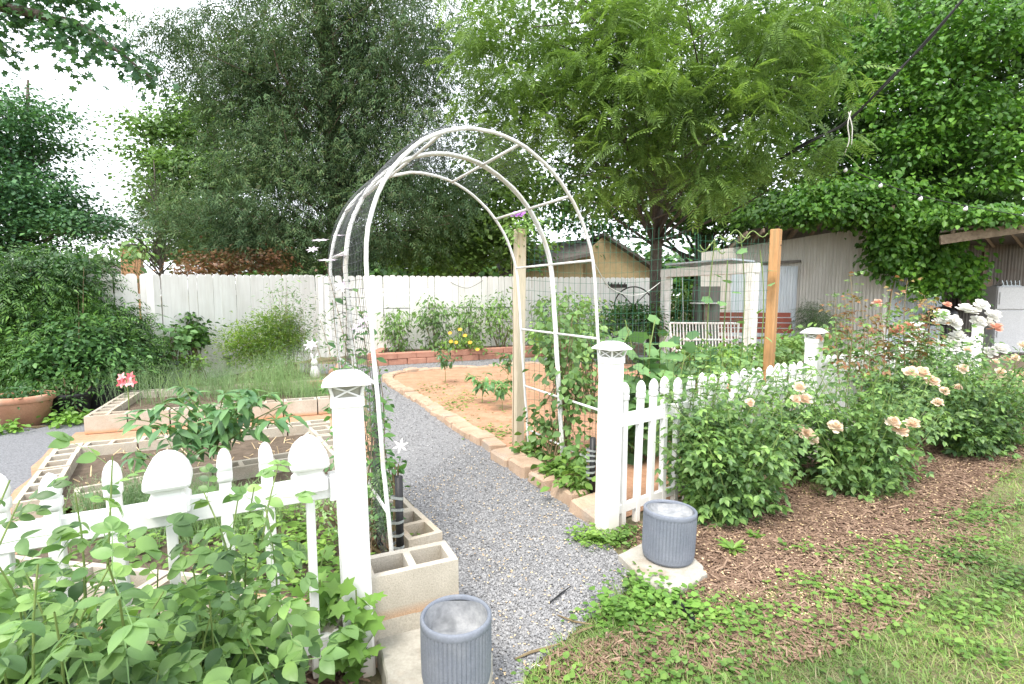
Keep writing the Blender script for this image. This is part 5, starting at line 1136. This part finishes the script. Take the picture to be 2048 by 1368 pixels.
fence_rose('spreading rose bush at the right edge with scattered peach blooms', G(1935, 905), (1830, 2110, 690, 900), 96, 180, (4.4, 5.6), [(1925, 738, 5.0, .12, 'peach'), (2000, 745, 5.2, .12, 'peach'), (2025, 750, 5.2, .11, 'peach'), (1935, 700, 5.3, .1, 'peach'), (2030, 715, 5.6, .1, 'peach'), (1990, 725, 5.6, .1, 'peach'), (2044, 690, 5.6, .1, 'peach'), (1915, 775, 4.9, .09, 'peach')], L_ROSED, 9, .11, .18)
fence_rose('white rose bush with big pale blooms before the far fence post', G(1900, 862), (1820, 2020, 650, 790), 62, 60, (5.4, 6.6), [(x, y, 6.0, s, 'white') for x, y, s in ((1885, 632, .20), (1905, 645, .22), (1878, 645, .17), (1930, 620, .20), (1945, 625, .15), (1962, 612, .20), (1955, 644, .20), (1975, 648, .18), (1915, 675, .22), (1905, 690, .18), (1870, 690, .18), (1985, 632, .2), (2000, 700, .2), (1980, 705, .17))] + [(1992, 657, 5.9, .17, 'coral'), (2010, 720, 5.9, .13, 'peach')], L_ROSED, 8, .12, .2)
fence_rose('coral and white rose bush left of the big white roses', G(1790, 890), (1640, 1870, 650, 800), 70, 60, (4.9, 6.0), [(1795, 660, 5.4, .16, 'coral'), (1815, 653, 5.4, .13, 'coral'), (1785, 664, 5.4, .12, 'coral'), (1750, 708, 5.3, .16, 'white'), (1785, 700, 5.3, .14, 'white'), (1758, 712, 5.3, .14, 'white'), (1840, 668, 5.5, .15, 'white'), (1820, 690, 5.5, .14, 'white'), (1700, 748, 5.2, .13, 'white'), (1755, 606, 5.6, .11, 'coral'), (1894, 610, 5.8, .1, 'coral')], L_ROSED, 8, .11, .18)
fence_rose('light green rose shoots hiding the pickets next to the right gate post', G(1400, 1010), (1320, 1560, 715, 870), 46, 60, (3.35, 3.9), [], L_ROSE, 8, .10, .16)
fence_rose('airy rose bush leaning over the pickets between the first two fence posts', G(1560, 960), (1430, 1700, 690, 860), 50, 60, (3.9, 4.6), [], L_ROSE, 8, .10, .16)
fence_rose('rose bush running out of frame beyond the far right blooms', G(2110, 860), (2030, 2230, 640, 860), 40, 40, (5.4, 6.8), [(2040, 745, 5.6, .12, 'peach'), (2046, 770, 5.5, .12, 'peach')], L_ROSED, 9, .12, .2)
pts = np.vstack([patch(G(1600, 962), (.18, .08), 300), patch(G(1720, 990), (.2, .06), 200), patch(G(1500, 1020), (.12, .05), 120)])
n = len(pts); az = rng.random(n) * 2 * PI
tag(stuffpart('grass_tuft', scatter_mesh('grass_tuft', (np.array([(-.5, 0, 0), (.5, 0, 0), (0, 1, -.2)]), [(0, 1, 2)]), frames(np.stack((np.cos(az), np.sin(az), rng.uniform(.4, 2, n)), 1), rdir(n)), np.column_stack((pts, np.full(n, .01))), np.stack((np.full(n, .005), rng.uniform(.06, .16, n), np.full(n, .1)), 1), L_GRASS)), 'thin grass tufts under the rose bushes', 'grass')

# ---- squash / cucumber behind the right gate post
def big_leaves(name, label, cat, stems, per, lo, hi, mat, tm, key, group=None, z=0):
    t = thing(name, stems[0][0], label, cat, group); mb = MB()
    for c in stems: mb.tube(c, .006, 5, False)
    mb.build('stems', M_CANE, t, True)
    M, T, S = plant_leaves(stems, per, .08, lo, hi, .25, .3); T = T + rng.normal(size=T.shape) * np.array((.05, .05, .04)); T[:, 2] = np.maximum(T[:, 2], .05)
    leaf_objects(t, [lmesh((key, k), q, mat) for k, q in enumerate(tm)], M, T, S); return t
CUK = [t_lobed(5, .22, .08, d) for d in (.2, .4)]
def vine_patch(label, c, n, tips, per, lo=.14, hi=.26):
    big_leaves('squash_plant', label, 'squash plant', canes([np.array((c[0], c[1], .02))] * len(tips), [at(*q) for q in tips], .2), per, lo, hi, L_CUKE, CUK, 'cuke', 'squash plants')
vine_patch('broad leaved squash plant just right of the arch and gate post', (1.1, 4.7), 0, [(1230, 690, 4.6), (1260, 660, 4.8), (1300, 670, 4.7), (1240, 740, 4.4), (1290, 730, 4.5), (1330, 740, 4.5), (1220, 780, 4.3), (1275, 775, 4.3), (1310, 640, 5.0)], 10)
vine_patch('squash plant with pale leaves reaching up the wire mesh', (1.4, 5.0), 0, [(1250, 640, 5.0), (1290, 690, 4.8), (1340, 660, 5.1), (1370, 700, 5.0), (1400, 690, 5.2), (1320, 700, 4.7), (1230, 720, 4.6)], 11, .14, .24)
vine_patch('squash plant spreading behind the pickets below the white bench', (1.9, 5.4), 0, [(1360, 720, 5.3), (1400, 740, 5.0), (1330, 690, 5.6), (1430, 760, 4.9), (1460, 740, 5.2), (1380, 770, 4.8), (1500, 745, 5.3)], 10, .12, .22)
big_leaves('climbing_vine', 'thin climbing squash vine hanging on the wire by the orange post', 'vine', canes([np.array((2.1, 5.6, .05)), np.array((2.4, 5.65, .05)), np.array((2.25, 5.62, .05)), np.array((2.6, 5.68, .05))], [at(1430, 480, 5.55), at(1480, 465, 5.6), at(1455, 520, 5.55), at(1520, 500, 5.62)], .04), 6, .09, .15, L_CUKE, CUK, 'cuke')
cv = thing('vine_tendrils', at(1440, 480, 5.55), 'curly yellow green tendrils along the top of the wire mesh', 'tendrils')
for a, b in (((1395, 500), (1470, 470)), ((1400, 490), (1450, 500)), ((1440, 470), (1500, 468)), ((1470, 480), (1535, 463))):
    P = [at(a[0] + (b[0] - a[0]) * u, a[1] + (b[1] - a[1]) * u + 9 * math.sin(u * 9), 5.55 + .04 * math.cos(u * 11)) for u in np.linspace(0, 1, 14)]; MB().tube(P, .006, 5).build('tendril', M_CANE, cv, True)
# low leafy plants filling the right bed behind the fence
def leafy_mound(name, label, ells, per, cr, tm, lo, hi, mat, cat='plant', group=None, droop=.4, nst=14, up=1.0, sr=.010):
    C = clumps(ells); C[:, 2] = np.maximum(C[:, 2], .06); b = C.mean(0).copy(); b[2] = 0; t = thing(name, b, label, cat, group); mb = MB()
    for i in rng.choice(len(C), min(nst, len(C)), False): mb.tube(curve(b + np.append(rng.normal(size=2) * .08, 0), (b + C[i]) / 2 + (0, 0, .1 * C[i][2]), C[i], 6), np.linspace(sr, sr * .35, 6), 5, False)
    mb.build('stems', M_CANEB, t, True); crown_leaves(C, per, cr, tm, lo, hi, mat, t, droop, up, .7, 'foliage'); return t
leafy_mound('leafy_plant', 'light green low plant at the foot of the orange post', [E(1560, 720, 6.2, 70, 30, .4, 40)], 16, .09, t_leaf(.6), .05, .1, L_TOM, group='low garden plants')
leafy_mound('leafy_plant', 'light green low plants before the tin shed', [E(1610, 690, 7.6, 70, 30, .5, 50)], 16, .1, t_leaf(.6), .06, .12, L_TOM, group='low garden plants')
leafy_mound('leafy_plant', 'low leafy plants left of the orange post under the swing', [E(1450, 715, 7.0, 80, 25, .5, 50)], 14, .1, t_leaf(.6), .06, .12, L_WEED, group='low garden plants')
leafy_mound('dark_shrub', 'small dark conical evergreen before the tin wall', [E(1632, 640, 12.5, 40, 35, .4, 60)], 26, .12, t_spray(9, .12, .3, .34, 2), .1, .22, L_CEDAR, 'shrub')
leafy_mound('flower_bush', 'bright green flower bush before the wagon wheel', [E(1262, 640, 11.5, 60, 35, .5, 90), E(1220, 650, 11.3, 35, 20, .4, 30)], 26, .14, t_quad(.4), .06, .14, L_MID, 'bush')
leafy_mound('flower_bush', 'green bush seen through the left of the swing frame', [E(1362, 620, 13.2, 35, 40, .5, 60)], 26, .16, t_quad(.5), .07, .15, L_WAL, 'bush')
leafy_mound('bean_vine', 'yellowing vine leaves climbing the net inside the right arch legs', [E(1115, 700, 4.55, 40, 120, .14, 52), E(1150, 790, 4.2, 40, 90, .14, 46), E(1095, 860, 4.5, 40, 60, .1, 30), E(1150, 900, 4.0, 30, 40, .08, 16)], 6, .06, t_leaf(.7), .04, .085, L_TOM, 'vine', None, .6)
leafy_mound('bed_plants', 'fresh green strawberry leaves along the stones under the arch', [E(1125, 945, 4.05, 45, 28, .1, 40), E(1160, 965, 3.7, 25, 20, .06, 16), E(1060, 905, 4.7, 35, 20, .1, 24)], 9, .05, t_leaf(.75), .04, .09, L_WEED, 'plant', None, .3)
for px, py, Y, rx, ry, n, lab in ((1120, 670, 7.2, 60, 40, 44, 'pale bean plants behind the right arch legs'), (1180, 690, 6.6, 50, 45, 40, 'leafy bean plants behind the right gate post'), (1150, 620, 9.0, 60, 40, 36, 'tall airy plants before the tan house'), (1400, 730, 6.2, 80, 30, 46, 'leafy growth below the bench behind the pickets'), (1270, 790, 4.9, 50, 40, 30, 'green leaves behind the first right pickets')):
    leafy_mound('bean_plant', lab, [E(px, py, Y, rx, ry, .4, n)], 12, .1, t_leaf(.6), .05, .11, L_TOM, 'bean plant', 'bean plants in the clay bed', .4)
# creeper on the shed corner
C = clumps([E(1830, 455, 12.6, 80, 45, .4, 120), E(1800, 500, 12.6, 60, 40, .35, 90), E(1870, 510, 12.5, 40, 50, .3, 80), E(1770, 500, 12.8, 30, 40, .2, 40), E(1860, 560, 12.6, 25, 25, .2, 30), E(1785, 540, 12.8, 18, 20, .12, 14), E(1880, 470, 12.3, 35, 35, .3, 50), E(1760, 425, 12.4, 60, 16, .4, 40), E(1900, 440, 12.2, 60, 22, .5, 60), E(1680, 435, 13.0, 40, 10, .3, 14), E(1935, 560, 12.4, 13, 45, .1, 22), E(1945, 530, 12.3, 14, 20, .1, 10)])
cr = thing('creeper', (SR[0], SR[1], 0), 'virginia creeper spilling over the corner of the tin shed', 'creeper'); mb = MB()
mb.tube([SR * (1, 1, 0), SR * (1, 1, 0) + (.06, -.06, 1.5), at(1800, 520, 12.95), at(1830, 450, 12.8)], (.02, .02, .02, .012), 6)
for i in range(0, 380, 26): mb.tube(curve(at(1815, 500, 12.9), at(1815, 470, 12.8), C[i], 5), .01, 4, False)
mb.build('stems', M_CANEB, cr); crown_leaves(C, 15, .15, t_lite(.8), .08, .17, L_CREEP, cr, .9, .6, .8, 'foliage')
# hedge on the left
leafy_mound('hemlock_hedge', 'dense dark hemlock hedge behind the pots on the left', [E(40, 620, 7.4, 130, 110, .7, 250), E(130, 575, 8.0, 80, 65, .6, 150), E(190, 680, 7.6, 80, 80, .6, 170), E(60, 730, 7.0, 120, 60, .5, 130), E(-100, 620, 7.2, 100, 120, .6, 120), E(255, 720, 7.7, 45, 50, .4, 60)], 19, .16, t_spray(8, .30, .35, .42, 7), .10, .25, L_HEM, 'hedge', None, .25, 30)
leafy_mound('holly_shrub', 'glossy light leaved shrub in front of the dark hedge', [E(150, 690, 6.9, 70, 60, .3, 70), E(220, 730, 7.0, 55, 40, .3, 50), E(90, 720, 6.6, 50, 40, .3, 36), E(130, 540, 7.4, 45, 40, .3, 30)], 16, .11, t_leaf(.5), .05, .10, L_CLEM, 'shrub', None, .3)
leafy_mound('pot_plant', 'trailing green herb spilling from the terracotta pot', [E(40, 790, 6.0, 60, 14, .25, 30), E(15, 810, 5.9, 20, 14, .1, 10)], 22, .07, t_leaf(.45), .03, .07, L_CLEM, 'pot plant')
leafy_mound('pot_plant', 'white flowering herb spilling from the round black pot', [E(135, 772, 6.4, 50, 18, .25, 26), E(150, 800, 6.2, 14, 10, .1, 5)], 16, .07, t_leaf(.4), .03, .07, L_MID, 'pot plant')
leafy_mound('ground_vine', 'yellow green vine leaves on the gravel between the pots and bed', [E(135, 838, 6.0, 45, 6, .15, 22), E(15, 872, 5.6, 20, 6, .1, 8)], 10, .06, t_leaf(.7), .05, .09, L_IVY, 'vine', None, .3, 6)
leafy_mound('ash_sapling', 'pale sapling rising above the fence by the chimney', [E(225, 515, 8.6, 35, 32, .3, 18), E(285, 500, 8.7, 14, 25, .2, 5)], 8, .13, t_leaf(.5), .08, .15, L_MAPLE, 'sapling', None, .5)
leafy_mound('potted_shrub', 'upright dark leaved shrub in the grey planter before the fence', [E(385, 660, 8.9, 22, 45, .2, 46)], 14, .08, t_leaf(.55), .06, .11, L_MID, 'shrub')
leafy_mound('potted_shrub', 'round leaved shoot left of the upright dark shrub', [E(350, 675, 8.5, 26, 30, .15, 14), E(330, 700, 8.3, 18, 15, .1, 6)], 6, .07, t_leaf(.85), .08, .13, L_CUKE, 'shrub')
leafy_mound('potted_shrub', 'low leafy growth around the rim of the grey planter', [E(365, 725, 8.4, 45, 14, .25, 26)], 14, .08, t_leaf(.55), .05, .09, L_WEED, 'shrub')
leafy_mound('golden_bush', 'rounded yellow green feathery bush before the white fence', [E(520, 690, 9.2, 80, 50, .5, 150), E(560, 660, 9.4, 50, 40, .4, 60)], 46, .12, t_quad(.32), .035, .085, L_YEL, 'bush', None, .1)
leafy_mound('conical_yew', 'small conical evergreen behind the yellow green bush', [E(582, 680, 9.7, 18, 40, .15, 30), E(580, 640, 9.7, 8, 22, .1, 10)], 30, .08, t_spray(9, .14, .2, .34, 9), .06, .12, L_HEM, 'shrub')
for px, py, rx, ry, n, lab in ((610, 640, 40, 70, 40, 'airy flowering stems between the yew and arch'), (560, 590, 25, 45, 16, 'wispy stem rising above the yellow green bush')):
    leafy_mound('airy_perennial', lab, [E(px, py, 9.4, rx, ry, .3, n)], 9, .12, t_quad(.25), .05, .12, L_FEATH, 'perennial', None, .2, 16, 1.0, .0035)
# tomatoes and cages under the back fence
for k, (px, py, ry, n, lab) in enumerate(((795, 665, 42, 60, 'tomato plant leftmost in the brick bed inside the arch'), (870, 655, 50, 75, 'tall tomato plant in the middle of the brick bed'), (940, 650, 48, 75, 'bushy tomato plant left of the weathered post'), (1000, 640, 55, 70, 'tallest tomato plant against the weathered post'), (1085, 655, 50, 60, 'tomato plant seen through the right arch legs'), (1160, 660, 45, 60, 'tomato plant before the tan house'))):
    Y = 12.0 + .28 * k; leafy_mound('tomato_plant', lab, [E(px, py - 6, Y, 34, ry + 10, .35, int(n * .75))], 13, .12, t_leaf(.4, .1, .4), .06, .14, L_TOM, 'tomato plant', 'tomato plants', .5)
    b = at(px, 690, Y); b[2] = .2; cg = thing('tomato_cage', b, lab.replace('plant', 'cage of thin wire around the plant', 1).replace('tomato', 'tomato', 1), 'plant cage', 'tomato cages')
    for z in (.3, .65, 1.0): MB().tube([b + np.array((math.cos(a) * (.2 + .1 * z), math.sin(a) * (.2 + .1 * z), z)) for a in np.linspace(0, 2 * PI, 17)], .005, 4, False).build('ring', M_NET, cg)
    for a in (0, 1.57, 3.14, 4.71): MB().tube([b + np.array((math.cos(a) * .2, math.sin(a) * .2, -.1)), b + np.array((math.cos(a) * .3, math.sin(a) * .3, 1.0))], .005, 4, False).build('leg', M_NET, cg)
def star(n, w, mat, name='flower', cup=.25):
    p = t_leaf(w, .1, .15); ps = [xf(p, (0, 0, 0), (math.cos(2 * PI * k / n), math.sin(2 * PI * k / n), cup), (0, 0, 1), 1.0) for k in range(n)]; V, Fc = merge(ps); return mkmesh(name, V, Fc, mat)
MAR = star(9, .5, P_YEL, 'bloom', .6)
mg = leafy_mound('marigold', 'orange marigolds at the front of the brick bed', [E(905, 690, 11.9, 28, 14, .2, 24), E(945, 690, 12.0, 22, 16, .2, 18)], 14, .07, t_leaf(.5), .05, .09, L_WEED, 'marigold')
for px, py in ((900, 667), (912, 686), (940, 686), (920, 660), (955, 700), (902, 684), (930, 672)): inst('bloom', MAR, mg, at(px, py, 11.75), Matrix.Rotation(.8, 4, 'X'), .06)
# clematis on the left of the arch
cb = hoop_pt(1, .02); cs = canes([cb + np.append(rng.normal(size=2) * .12, -.0) for _ in range(16)], [at(x, y, d) for x, y, d in ((690, 560, 3.0), (665, 600, 3.2), (700, 640, 2.9), (720, 620, 2.8), (650, 520, 3.4), (680, 500, 3.3), (640, 640, 3.3), (705, 700, 2.8), (730, 690, 2.7), (660, 690, 3.1), (715, 580, 2.9), (630, 680, 3.3), (760, 1000, 2.7), (755, 950, 2.75), (770, 905, 2.7), (750, 1040, 2.6))], .06)
ct = bush('clematis', 'clematis with pale pink star flowers on the left arch legs', 'clematis', cb * (1, 1, 0), cs, 26, .2, .05, .10, [t_compound(1, .5, .5, 1.0, .006, False, .3, .4), t_leaf(.6)], L_CLEM, 150, M_CANEB, .004, None, .3)
ST = star(7, .34, P_CLEM)
STW = star(6, .3, P_WHITE)
for px, py, Y, s, tl in ((640, 482, 3.2, .055, .25), (680, 472, 3.2, .05, .15), (625, 500, 3.3, .04, .6), (655, 522, 3.1, .06, .2), (684, 512, 3.0, .05, .1), (685, 572, 3.0, .05, .9), (622, 690, 3.4, .05, .8), (720, 655, 2.9, .05, .7), (730, 640, 2.9, .04, .7)):
    inst('flower', ST, ct, at(px, py, Y), Matrix.Rotation(tl, 4, 'X') @ Matrix.Rotation(rng.uniform(0, 6), 4, 'Z'), s)
inst('flower', STW, ct, at(801, 892, 2.75), Matrix.Rotation(.9, 4, 'X') @ Matrix.Rotation(.4, 4, 'Z'), .045)
lv = leafy_mound('bed_greens', 'soft green weeds along the net behind the left gate post', [E(765, 1010, 2.75, 14, 90, .08, 40), E(650, 1000, 2.7, 20, 60, .1, 24), E(755, 850, 3.0, 10, 60, .05, 16)], 13, .035, t_quad(.5), .012, .035, L_FEATH, 'weeds', None, .2, 10)
# purple flower on top of the weathered post
pf = leafy_mound('buddleia', 'purple flower spray on top of the weathered post', [E(1050, 450, 5.05, 24, 14, .06, 14), E(1030, 470, 5.05, 14, 25, .05, 10)], 8, .05, t_leaf(.4), .03, .07, L_TOM, 'flower', None, .3, 1, 1.0, .004)
PB = star(8, .45, P_PURP, 'bloom', .5)
for k in range(9): inst('bloom', PB, pf, at(1024 + k * 3, 432 - 3 * (k % 3), 4.98), Matrix.Rotation(.9, 4, 'X'), .022)
# pink flower by the black tub
pk = thing('pink_flower', at(255, 790, 6.0) * (1, 1, 0), 'bright pink flower on a thin stem above the black tub', 'flower'); fp = at(253, 758, 5.9)
MB().tube([fp * (1, 1, 0), fp + (.01, 0, -.2), fp], .006, 5).build('stem', M_CANE, pk); PS = star(5, .55, P_PINK, 'bloom', .3)
for dx, dz in ((-.05, .02), (.05, .03), (0, -.04), (.07, -.04), (-.06, -.05)): inst('bloom', PS, pk, fp + np.array((dx, 0, dz)), Matrix.Rotation(1.2, 4, 'X'), .06)
# weed in a block hole by the gate
pts = np.column_stack((patch(G(846, 1062, .2), (.035, .02), 40), np.full(40, .12))); ground_leaves('hole_weed', pts, t_leaf(.6), .02, .04, L_WEED, 'green weed sprouting from a concrete block hole by the path', 'weed', .05)
pk2 = leafy_mound('trailing_leaves', 'two dark leaves on thin stems beside the left arch leg', [E(785, 930, 2.7, 14, 10, .03, 6)], 3, .02, t_leaf(.6), .04, .06, L_CLEM, 'leaves', None, .3, 6)
